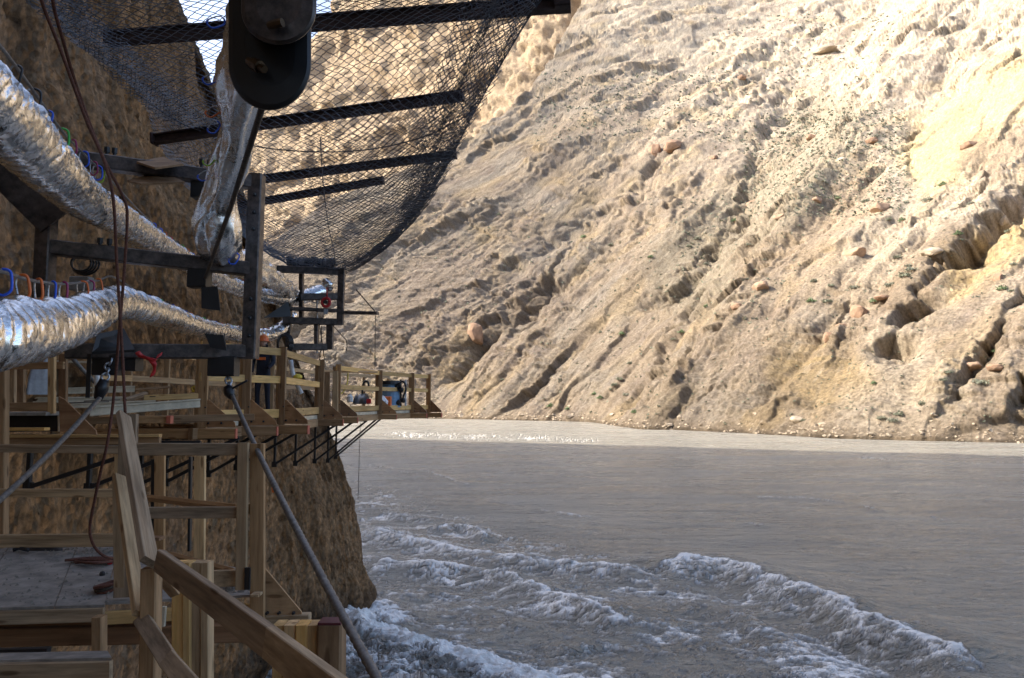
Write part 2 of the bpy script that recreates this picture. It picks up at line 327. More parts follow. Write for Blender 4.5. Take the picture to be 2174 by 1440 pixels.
# ---- our own bank: the shaded cliff and the ridge above it ------------------------------------
# plan of the cliff foot (x, y at water level), walking from behind the camera to the point and round it
PLAN = [(-9.5, -60), (-9.5, -30), (-9, -10), (-8.0, 2), (-7.4, 9), (-7.3, 15), (-7.2, 20.5), (-6.4, 23.6), (-5.3, 26.2), (-5.1, 27.3), (-5.9, 28.8), (-9, 31), (-16, 36), (-30, 46), (-60, 75)]
def build_cliff():
    pts = np.array(PLAN, float); L = np.concatenate([[0], np.cumsum(np.hypot(*np.diff(pts, axis=0).T))])
    key = [0, 30, 50, 62, 92, 101, 112, L[-1]]
    s = np.concatenate([np.linspace(0, 55, 40, endpoint=False), np.linspace(55, 92, 420, endpoint=False), np.linspace(92, 100, 120, endpoint=False), np.linspace(100, L[-1], 40)])
    def spl(sv):
        x = np.interp(sv, L, pts[:, 0]); y = np.interp(sv, L, pts[:, 1]); return x, y
    ker = np.linspace(-1.6, 1.6, 9); x = 0; y = 0
    for k in ker:
        xx, yy = spl(np.clip(s+k, 0, L[-1])); x = x+xx/9; y = y+yy/9
    tx, ty = np.gradient(x), np.gradient(y); l = np.hypot(tx, ty); nx, ny = ty/l, -tx/l      # towards the river
    z = np.concatenate([np.linspace(-2, 26, 330, endpoint=False), np.linspace(26, 46, 40)])
    S, Zg = np.meshgrid(s, z); nr, nc = S.shape
    lean = np.interp(Zg, [-2, 0, 4, 7, 10, 14.3, 19.7, 23, 26, 46], [0, 0, .6, 1.6, 3.0, 4.9, 6.8, 8.5, 10.2, 20])
    lean2 = np.interp(Zg, [-2, 0, 4, 6.5, 9, 14, 20, 26, 46], [0, 0, -.35, -.6, -.3, .7, 1.8, 3.4, 12])
    kl = np.interp(S, [0, 73, 80, 86, L[-1]], [0, 0, .25, 1.0, 1.0]); lean = lean*kl+lean2*(1-kl)
    # overhang shelf under the deck line, undercut at the water
    d = -lean + 0.7*fbm(S/9, Zg/12, 3, 301)+0.4*fbm(S/2.6, Zg/6, 3, 310)+0.42*(ridged(S/1.0, Zg/6.5, 3, 320)-.6)+.14*(ridged(S/.3, Zg/3.2, 2, 325)-.6)
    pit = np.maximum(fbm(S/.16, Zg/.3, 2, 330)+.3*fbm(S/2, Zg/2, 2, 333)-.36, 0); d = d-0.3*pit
    d = d+0.10*fbm(S/.35, Zg/.8, 3, 340)+0.05*noise(S/.13, Zg/.2, 345)
    d = d-0.6*sstep(1.2, 0.0, Zg)*(0.4+fbm(S/3, Zg, 2, 350)) 
    ledge = (Zg/2.6+fbm(S/7, Zg/7, 2, 360)) % 1.0; d = d+0.18*np.where(ledge < .8, ledge/.8, (1-ledge)/.2)*sstep(9, 13, Zg)
    # dark boulders at the foot
    bf = sstep(1.9, .2, Zg)*sstep(70, 84, S)*sstep(99, 90, S); d = d+bf*(.45*np.abs(fbm(S/2.2, Zg/1.6, 3, 370))*1.6)
    V = np.stack([x[None]+nx[None]*d, y[None]+ny[None]*d, Zg+0.0*d], -1)
    c = np.broadcast_to(np.array((.26, .172, .098)), V.shape).copy()
    n1 = fbm(S/3, Zg/9, 4, 380); n2 = fbm(S/.5, Zg/1.6, 4, 390); c *= (1+.35*n1+.35*n2)[..., None]
    g = sstep(.1, .5, fbm(S/5, Zg/9, 3, 400))[..., None]*.6; c = c*(1-g)+np.array((.20, .148, .105))*g
    yel = (sstep(.0, .4, fbm(S/4, Zg/3, 3, 410))*sstep(7.6, 6.2, Zg)*sstep(70, 60, S))[..., None]*.0; c = c*(1-yel)+np.array((.34, .25, .12))*yel
    wet = sstep(2.0, .5, Zg+1.2*n1)[..., None]*.8; c = c*(1-wet)+np.array((.075, .06, .045))*wet
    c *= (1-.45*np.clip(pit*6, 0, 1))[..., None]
    m, n, b, v, f = earth_mat('cliff_conglomerate', 5.0, 0.35)
    vs_ = coords(n, (1, 1, .35)); f2 = ntex(n, vs_, 2.6, 12, .78); nn = bump(n, f2, 1.0, .6, None)
    vo = vtex(n, coords(n, (1, 1, .75)), 7.5); nn = bump(n, vo, .8, .16, None, nn); bump(n, ntex(n, v, 26, 6, .7), .6, .05, b, nn)
    hole = ramp(n, mathn(n, 'ADD', vtex(n, coords(n, (1, 1, .6)), 4.2), mathn(n, 'MULTIPLY', ntex(n, v, 1.3, 3), .5)), [(.28, (.22, .19, .17)), (.34, (1, 1, 1))])
    grit = ramp(n, ntex(n, vs_, 9, 8, .75), [(.32, (.55, .53, .5)), (.5, (1, 1, 1)), (.7, (1.35, 1.3, 1.25))])
    peb = ramp(n, vtex(n, coords(n, (1, 1, .8)), 13, 'F1', 'Color'), [(.15, (.62, .6, .58)), (.6, (1, 1, 1)), (.95, (1.5, 1.42, 1.3))]); grit = mix(n, grit, peb, .45, 'MULTIPLY'); crack = ramp(n, vtex(n, coords(n, (.5, .5, .16)), 1.6, 'DISTANCE_TO_EDGE'), [(.0, (.45, .42, .4)), (.05, (1, 1, 1))]); grit = mix(n, grit, crack, .35, 'MULTIPLY')
    old = b.inputs['Base Color'].links[0].from_socket; n.links.new(mix(n, mix(n, old, grit, 1, 'MULTIPLY'), hole, .85, 'MULTIPLY'), b.inputs['Base Color'])
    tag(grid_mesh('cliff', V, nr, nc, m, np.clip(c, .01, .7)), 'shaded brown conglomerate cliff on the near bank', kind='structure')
    # high ridge above: shades the near water
    ncr, nrr = 160, 60
    sr = np.linspace(0, L[-1], ncr); xt = np.interp(sr, s, V[-1, :, 0]); yt = np.interp(sr, s, V[-1, :, 1]); zt = np.interp(sr, s, V[-1, :, 2])
    aa = np.linspace(-260, 420, ncr); hr = np.interp(aa, [-260, 0, 100, 150, 212, 270, 330, 420], [250, 265, 270, 268, 220, 166, 112, 70])+4*fbm(aa/35, aa*0, 4, 500)
    rx = A2[0]*aa-60*N2[0]; ry = A2[1]*aa-60*N2[1]
    # foot of the ridge follows the cliff top, extended along the bank at both ends
    fa = aa; fx = np.where((fa > -50) & (fa < 70), np.interp(fa, np.linspace(-50, 70, ncr), xt), A2[0]*fa-22*N2[0]); fy = np.where((fa > -50) & (fa < 70), np.interp(fa, np.linspace(-50, 70, ncr), yt), A2[1]*fa-22*N2[1])
    # keep the foot behind the visible cliff top
    k = np.linspace(0, 1, 44)[:, None]; fz = np.full(ncr, 45.0)
    offx, offy = -N2[0]*3, -N2[1]*3
    X = (fx+offx)[None]*(1-k)+rx[None]*k; Y = (fy+offy)[None]*(1-k)+ry[None]*k; Zr = np.where((fa > -50) & (fa < 70), 44.0, 0.0)[None]*(1-k)+hr[None]*k
    amp = 7*np.sin(np.pi*k); nn1 = fbm(aa[None]/30, Zr/30, 4, 510); X = X+amp*nn1*N2[0]; Y = Y+amp*nn1*N2[1]
    kb = np.linspace(.05, 1, 16)[:, None]
    X = np.concatenate([X, X[-1:]-kb*160*N2[0]]); Y = np.concatenate([Y, Y[-1:]-kb*160*N2[1]]); Zr = np.concatenate([Zr, Zr[-1:]-kb*60])
    Vr = np.stack([X, Y, Zr], -1); cr = np.broadcast_to(np.array((.33, .25, .16)), Vr.shape)*(1+.3*fbm(X/9, Zr/9, 4, 520))[..., None]
    tag(grid_mesh('canyon_ridge', Vr, 60, ncr, m, cr), 'high canyon ridge above the near cliff', kind='structure')
build_cliff()
# ---- river ---------------------------------------------------------------------------------
def w2(pts): return [tuple(PZ(x, y, 0.0)[:2]) for x, y in pts]
def build_water():
    cx = np.concatenate([np.linspace(-500, 380, 40, endpoint=False), np.linspace(380, 2230, 710, endpoint=False), np.linspace(2230, 3300, 50)])
    ry = np.concatenate([np.linspace(2600, 1480, 60, endpoint=False), np.linspace(1480, 895, 440, endpoint=False), np.linspace(895, 878, 30)])
    e = np.tan(PITCH+np.arctan((720-ry)/FPX)); Y = (-CAM_Z/e)[:, None]; X = ((cx-1087)/FPX)[None]*Y; Y = Y+0*X
    nr, nc = X.shape
    px = cx[None]+0*X; py = ry[:, None]+0*X
    wx = X+.8*fbm(X/5, Y/5, 3, 601); wy = Y+.8*fbm(X/5, Y/5, 3, 605)
    near = sstep(120, 40, Y)
    # turbulence zone: left/lower of the eddy line
    zone_edge = np.interp(px, [700, 780, 1000, 1250, 1450, 1600, 1700, 1830, 2050, 2400], [960, 1000, 1100, 1150, 1200, 1222, 1262, 1330, 1415, 1560])
    turb = sstep(-70, 60, py-zone_edge)*near
    rough = 0.2+0.8*turb
    z = 0.16*rough*fbm(wx/3.2, wy/2.0, 4, 610)+0.05*near*fbm(wx/.9, wy/.55, 3, 620)+.11*turb*(ridged(wx/3.0, wy/1.7, 3, 625)-.55)+.03*turb*ridged(wx/.7, wy/.5, 2, 627)
    z = z+0.12*fbm(wx/14, wy/8, 3, 630)
    foam = np.zeros_like(X)
    fn = fbm(wx/1.5, wy/.9, 4, 640, .62); fn2 = ridged(wx/1.3, wy/.8, 4, 650, .6); fn3 = ridged(wx/.5, wy/.3, 3, 657)
    def nz(q): return np.clip(.5+.2*(q-q.mean())/q.std(), 0, 1)
    lace = nz(ridged(wx/1.5+.3*fn, wy/.8, 5, 652, .66)); fine_ = nz(fbm(wx/.4, wy/.24, 4, 656, .65))
    big_ = fbm(X/2.6, Y/2.2, 3, 659)
    def crest(pts, amp, wf, wb, fw, fa, seed):
        """pts run left to right in the picture: the far side is to the left of travel"""
        nonlocal z, foam
        dist, side, par = pldist(X+.5*noise(X/4, Y/4, seed)+.10*noise(X/.9, Y/.9, seed+2), Y+.5*noise(X/4, Y/4, seed+1)+.10*noise(X/.9, Y/.9, seed+3), w2(pts))
        end = sstep(0, .06, par)*sstep(1, .88, par)
        sd = dist*side
        prof = np.where(sd > 0, np.exp(-(dist/wb)**2), np.exp(-(dist/wf)**2))
        z = z+amp*prof*end*(1+.45*big_+.1*fn)-amp*.35*end*np.where(sd < 0, np.exp(-((dist-wf*1.8)/(wf*.9))**2), 0)
        f = np.where(sd > 0, np.exp(-(dist/(fw*.13))**2), np.exp(-(dist/(fw*(1+.5*big_)))**1.1))*end
        foam = np.maximum(foam, f*fa*.78)
        cw = np.clip(.17*(1+1.8*big_), .04, .6)
        core = np.where(sd > 0, np.exp(-(dist/.10)**2), np.exp(-(dist/cw)**2))*end*min(1, fa)
        z = z+.05*core*(fine_-.3)
        foam = np.maximum(foam, core*1.15)
    crest([(770, 1128), (880, 1158), (1000, 1182), (1120, 1203), (1250, 1218), (1350, 1222), (1420, 1216)], .36, 1.2, 1.8, 2.2, .95, 700)
    crest([(1380, 1222), (1450, 1213), (1530, 1216), (1600, 1228), (1660, 1248), (1710, 1275), (1770, 1303), (1830, 1330), (1930, 1372), (2050, 1418), (2174, 1470)], .58, 1.3, 2.6, 2.4, 1.0, 705)
    crest([(785, 1208), (880, 1213), (980, 1222), (1060, 1236), (1150, 1262), (1230, 1290), (1300, 1320), (1375, 1368)], .40, 1.0, 1.5, 1.7, .95, 710)
    crest([(930, 1135), (965, 1122), (1005, 1132), (1045, 1150)], .32, .5, .8, 1.0, .8, 715)
    crest([(760, 1075), (860, 1100), (930, 1112)], .2, .7, 1.0, 1.6, .55, 720)
    crest([(740, 985), (790, 990), (900, 1012)], .15, .8, 1.2, 2.6, .42, 725)
    crest([(1050, 1330), (1150, 1350), (1260, 1400)], .2, .7, 1.0, 1.1, .4, 730)
    crest([(1440, 1290), (1540, 1310), (1640, 1360), (1720, 1420)], .14, .7, 1.0, .9, .45, 735)
    # churning foam against the foot of the cliff
    dist, side, par = pldist(X, Y, w2([(380, 1470), (560, 1400), (740, 1345), (800, 1300), (830, 1330)]))
    ch = np.exp(-(dist/1.25)**2); z = z+ch*(.15+.08*fine_+.22*fn2)*.8; foam = np.maximum(foam, .95*np.exp(-(dist/1.15)**2))
    dist, side, par = pldist(X, Y, w2([(740, 1340), (800, 1372), (900, 1402), (1010, 1432), (1120, 1470), (1250, 1540)]))
    ch = np.exp(-(dist/1.0)**2); z = z+ch*(.25+.08*fine_+.28*fn2); foam = np.maximum(foam, 1.0*np.exp(-(dist/1.05)**2))
    dist, side, par = pldist(X, Y, w2([(700, 1400), (800, 1440), (900, 1480)])); z = z+.3*np.exp(-(dist/1.6)**2)*(1+fn2); foam = np.maximum(foam, .72*np.exp(-(dist/1.4)**2))
    # scattered streaks of foam
    lat = sstep(.35, .62, fbm(wx/6, wy/2.5, 4, 660)+.35*turb-.05)
    foam = np.maximum(foam, turb*(.33+.38*sstep(-.2, .5, fbm(wx/4, wy/1.8, 4, 665))))
    far_riff = np.exp(-((py-np.interp(px, [800, 1100, 1500], [922, 930, 945]))/11)**2)*sstep(760, 850, px)*sstep(1500, 1150, px)
    foam = np.maximum(foam, .56*far_riff*(0.8+0.5*fbm(X/5, Y/16, 4, 671)))
    st = np.exp(-((py-np.interp(px, [1400, 1800, 2174], [950, 972, 986]))/4.5)**2)*sstep(1350, 1600, px); foam = np.maximum(foam, .5*st*sstep(-.1, .4, noise(X/4, Y/20, 674)))
    for pts in ([(1600, 1058), (1700, 1060), (1780, 1066)], [(1830, 1075), (1855, 1082)], [(1985, 1100), (2010, 1108)], [(1590, 1115), (1620, 1118)], [(900, 1000), (990, 1030)], [(1150, 1085), (1250, 1100)]):
        dd, _, pr = pldist(wx, wy, w2(pts)); foam = np.maximum(foam, .62*np.exp(-(dd/.35)**2)*sstep(0, .1, pr)); z = z+.1*np.exp(-(dd/.6)**2)
    # break the foam up
    brk = .6*lace+.4*fine_-.5
    fm = sstep(.33, .78, foam+brk*1.15*np.clip(foam*3, 0, 1)*(1.15-.55*np.clip(foam, 0, 1))-.04)
    z = z+turb*(.03*(fine_-.5)+.05*(lace-.5))
    z = z+.05*fm*near
    V = np.stack([X, Y, z], -1)
    m, n, b = newmat('muddy_water')
    v = coords(n); fo = attr(n, 'foam', 'Fac')
    fine = ntex(n, v, 7.0, 6, .7); fo2 = mathn(n, 'ADD', fo, mathn(n, 'MULTIPLY', mathn(n, 'SUBTRACT', fine, .5), mathn(n, 'MULTIPLY', fo, 1.3)))
    fo3 = ramp(n, fo2, [(.08, (0, 0, 0)), (.95, (1, 1, 1))])
    mud = ntex(n, coords(n, (.08, .16, 1)), 1.0, 5, .6)
    base = ramp(n, mud, [(.3, (.245, .237, .208)), (.7, (.345, .327, .28))])
    colr = mix(n, base, (.74, .73, .70), fo3)
    n.links.new(colr, b.inputs['Base Color'])
    wind = ramp(n, ntex(n, coords(n, (.05, .14, 1)), 1.0, 6, .65, 1.2), [(.38, (.14,)*3), (.62, (.40,)*3)])
    n.links.new(mix(n, wind, (.75, .75, .75), fo3), b.inputs['Roughness'])
    b.inputs['IOR'].default_value = 1.33
    va = coords(n, (.55, 1, 1)); h1 = ntex(n, va, 1.7, 8, .66, .4); h2 = ntex(n, va, 7.0, 5, .6)
    h0 = ntex(n, coords(n, (.16, .5, 1)), 1.0, 6, .6, .8); hh = mathn(n, 'ADD', mathn(n, 'ADD', h1, mathn(n, 'MULTIPLY', h2, .25)), mathn(n, 'MULTIPLY', h0, 2.2)); bump(n, mathn(n, 'MULTIPLY', hh, mathn(n, 'SUBTRACT', 1.0, mathn(n, 'MULTIPLY', fo, .7))), 1.0, .5, b)
    tag(grid_mesh('river_water', V, nr, nc, m, None, {'foam': fm}), 'grey silty river with white rapids', kind='structure')
build_water()
# ============================================================ builders for timber, steel, rope
def wood_mat(name, lo, hi, rough=.75, dirt=.3):
    m, n, b = newmat(name)
    oi = n.nodes.new('ShaderNodeObjectInfo')
    v = coords(n, (1.2, 16, 16)); add = n.nodes.new('ShaderNodeVectorMath'); add.operation = 'ADD'
    mulr = n.nodes.new('ShaderNodeVectorMath'); mulr.operation = 'SCALE'; mulr.inputs[0].default_value = (37, 53, 71); n.links.new(oi.outputs['Random'], mulr.inputs['Scale'])
    n.links.new(v, add.inputs[0]); n.links.new(mulr.outputs[0], add.inputs[1]); vv = add.outputs[0]
    g = ntex(n, vv, 1.0, 7, .62, .6); c = ramp(n, g, [(.28, lo), (.62, hi)])
    # knots
    v2 = coords(n, (1.6, 7, 7)); add2 = n.nodes.new('ShaderNodeVectorMath'); add2.operation = 'ADD'; n.links.new(v2, add2.inputs[0]); n.links.new(mulr.outputs[0], add2.inputs[1])
    k = ramp(n, vtex(n, add2.outputs[0], 1.3), [(.10, (.35, .28, .22)), (.17, (1, 1, 1))])
    c = mix(n, c, k, .75, 'MULTIPLY')
    d = ramp(n, ntex(n, coords(n, (1, 1, 1), 'Generated'), 2.3, 6, .7), [(.35, (1-dirt,)*3), (.65, (1, 1, 1))]); c = mix(n, c, d, 1, 'MULTIPLY')
    r = ramp(n, oi.outputs['Random'], [(0, (.68, .67, .69)), (.5, (1, 1, 1)), (1, (1.22, 1.15, 1.0))]); c = mix(n, c, r, 1, 'MULTIPLY')
    n.links.new(c, b.inputs['Base Color']); b.inputs['Roughness'].default_value = rough; b.inputs['Specular IOR Level'].default_value = .25
    bump(n, g, .35, .004, b); return m
def steel_mat(name, c0, c1, met, r0, r1, sc=9):
    m, n, b = newmat(name); v = coords(n)
    f = ntex(n, v, sc, 8, .7); n.links.new(ramp(n, f, [(.35, c0), (.68, c1)]), b.inputs['Base Color'])
    n.links.new(ramp(n, ntex(n, v, sc*2.3, 6, .6), [(.3, (r0,)*3), (.7, (r1,)*3)]), b.inputs['Roughness']); b.inputs['Metallic'].default_value = met
    bump(n, f, .2, .003, b); return m
def plain_mat(name, c, rough=.6, met=0, var=.12, sc=14):
    m, n, b = newmat(name); f = ntex(n, coords(n), sc, 6, .65)
    n.links.new(ramp(n, f, [(.3, tuple(x*(1-var*2) for x in c)), (.7, tuple(min(1, x*(1+var)) for x in c))]), b.inputs['Base Color'])
    b.inputs['Roughness'].default_value = rough; b.inputs['Metallic'].default_value = met; bump(n, f, .15, .003, b); return m
M = {}
M['pine'] = wood_mat('pine_fresh', (.60, .335, .105), (.86, .54, .22))
M['stud'] = wood_mat('pine_stud', (.44, .275, .135), (.68, .46, .25), dirt=.35)
M['grey_wood'] = wood_mat('pine_weathered', (.35, .23, .13), (.56, .40, .245), dirt=.5)
M['ply'] = wood_mat('plywood', (.32, .18, .085), (.50, .305, .155), dirt=.35)
M['ply_red'] = wood_mat('plywood_red', (.28, .145, .07), (.45, .25, .125), dirt=.3)
M['dusty'] = plain_mat('dusty_plywood', (.31, .27, .225), .95, 0, .28, 5)
M['white_alu'] = plain_mat('pale_beam', (.60, .50, .35), .5, 0, .18, 6)
M['steel'] = steel_mat('black_steel', (.035, .03, .028), (.15, .12, .105), .55, .32, .62)
M['dark'] = plain_mat('black_paint', (.02, .019, .019), .5, .1)
M['maroon'] = plain_mat('maroon', (.11, .02, .025), .6)
M['rust'] = steel_mat('brown_beam_steel', (.03, .019, .017), (.085, .052, .045), .3, .5, .8, 5)
M['wire'] = steel_mat('net_wire', (.11, .118, .14), (.22, .23, .26), .4, .45, .7, 4)
M['cable'] = steel_mat('wire_rope_grey', (.11, .10, .09), (.24, .22, .20), .5, .45, .7, 30)
M['cable_dark'] = steel_mat('cable_brown', (.045, .033, .023), (.12, .09, .065), .3, .5, .8, 30)
M['chain'] = steel_mat('galvanised', (.32, .34, .37), (.6, .62, .66), .8, .25, .5, 40)
M['rope'] = plain_mat('rope_rust', (.135, .05, .03), .9, 0, .3, 60)
M['orange'] = plain_mat('orange', (.75, .16, .03), .45); M['red'] = plain_mat('red', (.55, .025, .025), .5); M['yellow'] = plain_mat('yellow', (.75, .55, .05), .6)
M['blue'] = plain_mat('blue', (.02, .10, .62), .4); M['green'] = plain_mat('green', (.05, .45, .06), .4); M['purple'] = plain_mat('magenta', (.30, .02, .10), .4); M['black'] = plain_mat('black', (.015, .015, .017), .4)
M['lime'] = plain_mat('lime', (.35, .55, .04), .5); M['white'] = plain_mat('white_plastic', (.72, .72, .70), .5); M['grey'] = plain_mat('grey_box', (.30, .30, .29), .6); M['tank'] = plain_mat('blue_tank', (.20, .36, .55), .4)
M['navy'] = plain_mat('navy_cloth', (.015, .018, .03), .9); M['skin'] = plain_mat('skin', (.45, .27, .19), .6); M['brass'] = plain_mat('brass', (.10, .06, .03), .5, .7); M['end'] = plain_mat('red_end_paint', (.50, .13, .07), .7)
def foil_mat():
    m, n, b = newmat('crumpled_foil'); v = coords(n)
    b.inputs['Metallic'].default_value = 1.0
    f = ntex(n, v, 9, 5, .55, .8); n.links.new(ramp(n, ntex(n, v, 3, 4), [(.3, (.80, .79, .77)), (.7, (.95, .94, .92))]), b.inputs['Base Color'])
    n.links.new(ramp(n, f, [(.3, (.16,)*3), (.7, (.34,)*3)]), b.inputs['Roughness'])
    bump(n, f, .45, .03, b); return m
M['foil'] = foil_mat()

def mesh_obj(name, verts, faces, mat, parent=None, smooth=False, mw=None, kind=None):
    me = bpy.data.meshes.new(name); me.from_pydata([tuple(v) for v in verts], [], faces); me.validate(); me.update()
    if smooth: me.polygons.foreach_set('use_smooth', [True]*len(me.polygons))
    me.materials.append(M[mat] if isinstance(mat, str) else mat)
    o = bpy.data.objects.new(name, me)
    if mw is not None: o.matrix_basis = mw
    link(o, parent)
    if kind: o['kind'] = kind
    return o
def axes(p0, p1, face):
    L = (p1-p0); ln = L.length; x = L/ln
    z = face - x*face.dot(x)
    if z.length < 1e-4: z = Vector((0, 0, 1)) - x*x.z
    z.normalize(); y = z.cross(x)
    m = Matrix((x, y, z)).transposed().to_4x4(); m.translation = p0; return m, ln
def bar(name, p0, p1, w, t, mat, parent=None, face=(0, -1, 0), ch=None, kind=None):
    """a board from p0 to p1, w wide, t thick, its wide face turned towards 'face'; slightly worn arrises"""
    m, ln = axes(Vector(p0), Vector(p1), Vector(face)); c = min(w, t)*.09 if ch is None else ch
    hw, ht = w/2, t/2
    sec = [(-hw, -ht+c), (-hw+c, -ht), (hw-c, -ht), (hw, -ht+c), (hw, ht-c), (hw-c, ht), (-hw+c, ht), (-hw, ht-c)]
    v = [(0, y, z) for y, z in sec]+[(ln, y, z) for y, z in sec]
    f = [tuple(range(8))[::-1], tuple(range(8, 16))]+[(i, (i+1) % 8, 8+(i+1) % 8, 8+i) for i in range(8)]
    f[0], f[1] = tuple(range(8)), tuple(range(15, 7, -1)); f = [tuple(reversed(q)) for q in f]
    return mesh_obj(name, v, f, mat, parent, False, m, kind)
def bpx(name, a, b, wpx, t, mat, parent=None, face=(0, -1, 0)):
    """board between two photograph points (px, py, depth); wpx = its width in pixels at the mean depth"""
    dm = (a[2]+b[2])/2; return bar(name, P(*a), P(*b), wpx*dm/FPX, t, mat, parent, face)
def sweep(pts, r, sides=8):
    pts = [Vector(p) for p in pts]; n = len(pts); rr = r if hasattr(r, '__len__') else [r]*n
    verts, faces = [], []; T = None; N = None
    for i, p in enumerate(pts):
        t = (pts[min(i+1, n-1)]-pts[max(i-1, 0)]).normalized()
        if N is None:
            up = Vector((0, 0, 1)) if abs(t.z) < .9 else Vector((1, 0, 0)); N = (up-t*up.dot(t)).normalized()
        else:
            N = (N-t*N.dot(t)).normalized()
        B = t.cross(N)
        for k in range(sides):
            a = 2*math.pi*k/sides; verts.append(p+(N*math.cos(a)+B*math.sin(a))*rr[i])
    for i in range(n-1):
        for k in range(sides):
            a, b = i*sides+k, i*sides+(k+1) % sides; faces.append((a, b, b+sides, a+sides))
    faces.append(tuple(reversed(range(sides)))); faces.append(tuple(range((n-1)*sides, n*sides)))
    return verts, faces
def tube(name, pts, r, mat, parent=None, sides=8, kind=None):
    v, f = sweep(pts, r, sides); return mesh_obj(name, v, f, mat, parent, True, None, kind)
def crom(pts, n):
    """Catmull-Rom through pts (any dimension), n samples per span"""
    pts = [np.array(p, float) for p in pts]; P_ = [2*pts[0]-pts[1]]+pts+[2*pts[-1]-pts[-2]]; out = []
    for i in range(1, len(P_)-2):
        for k in range(n):
            t = k/n; a, b, c, d = P_[i-1], P_[i], P_[i+1], P_[i+2]
            out.append(.5*((2*b)+(c-a)*t+(2*a-5*b+4*c-d)*t*t+(3*b-a-3*c+d)*t**3))
    out.append(pts[-1]); return out
def pxpath(pts, n=8): return [P(*p) for p in crom(pts, n)]
def plate(name, pts, t, mat, parent=None, normal=None):
    """flat polygonal plate through world points, thickness t"""
    pts = [Vector(p) for p in pts]
    nn = (pts[1]-pts[0]).cross(pts[2]-pts[0]).normalized() if normal is None else Vector(normal)
    k = len(pts); v = [p-nn*t/2 for p in pts]+[p+nn*t/2 for p in pts]
    f = [tuple(reversed(range(k))), tuple(range(k, 2*k))]+[(i, (i+1) % k, k+(i+1) % k, k+i) for i in range(k)]
    return mesh_obj(name, v, f, mat, parent)
def lathe(name, p0, p1, prof, mat, parent=None, sides=16):
    """prof: list of (t along p0-p1, radius)"""
    p0, p1 = Vector(p0), Vector(p1); v, f = sweep([p0+(p1-p0)*t for t, _ in prof], [r for _, r in prof], sides)
    return mesh_obj(name, v, f, mat, parent, False)
def box(name, c, size, mat, parent=None, rz=0, ch=None):
    c = Vector(c); d = Vector((math.cos(rz), math.sin(rz), 0))*size[0]/2
    return bar(name, c-d, c+d, size[1], size[2], mat, parent, (0, 0, 1), ch)

# ============================================================ rockfall net and its beams
def ibeam(name, p0, p1, h, w, mat, parent):
    m, ln = axes(Vector(p0), Vector(p1), Vector((0, 0, 1))); t = .022; hw, hh = w/2, h/2
    sec = [(-hw, -hh), (hw, -hh), (hw, -hh+t), (t/2, -hh+t), (t/2, hh-t), (hw, hh-t), (hw, hh), (-hw, hh), (-hw, hh-t), (-t/2, hh-t), (-t/2, -hh+t), (-hw, -hh+t)]
    v = [(0, y, z) for y, z in sec]+[(ln, y, z) for y, z in sec]
    f = [tuple(reversed(range(12))), tuple(range(12, 24))]+[(i, (i+1) % 12, 12+(i+1) % 12, 12+i) for i in range(12)]
    return mesh_obj(name, v, f, mat, parent, False, m)
for (a, b, h, lab) in (((236, 82, 9.7), (1178, 10, 9.0), .19, 'long brown steel beam at the top of the net, tipped by a square plate'),
                       ((330, 296, 12.1), (980, 203, 11.4), .16, 'second brown steel beam down, carried across the net below the longest'),
                       ((420, 398, 14.3), (966, 328, 13.8), .15, 'third brown steel beam down, its tip poking out of the net edge'),
                       ((420, 452, 16.2), (812, 383, 15.8), .15, 'lowest and shortest brown steel beam behind the net')):
    e = empty('steel_beam', P(*a), lab, 'beam', 'beams carrying the rock net')
    pf = ibeam('beam_profile', P(*a), P(*b), h, .14, 'rust', e)
    d = (P(*b)-P(*a)).normalized()
    bar('end_plate', P(*b), P(*b)+d*(.03 if h < .18 else .21), .2 if h < .18 else .24, .16, 'rust', pf, (0, 0, 1))
    bar('tail_plate', P(*a)-d*.035, P(*a), h+.06, .2, 'rust', pf, (0, 0, 1))
net = empty('rockfall_net', P(700, 300, 11), 'grey wire rockfall net sagging below the brown beams', 'net')
def bicubic(G, nu, nv):
    G = np.array([[P(*p) for p in row] for row in G]); rows = [np.array(crom(list(r), 12)) for r in G]
    cols = [np.array(crom([r[i] for r in rows], 12)) for i in range(len(rows[0]))]; S = np.stack(cols, 1)
    return S                            # dense (v, u, 3)
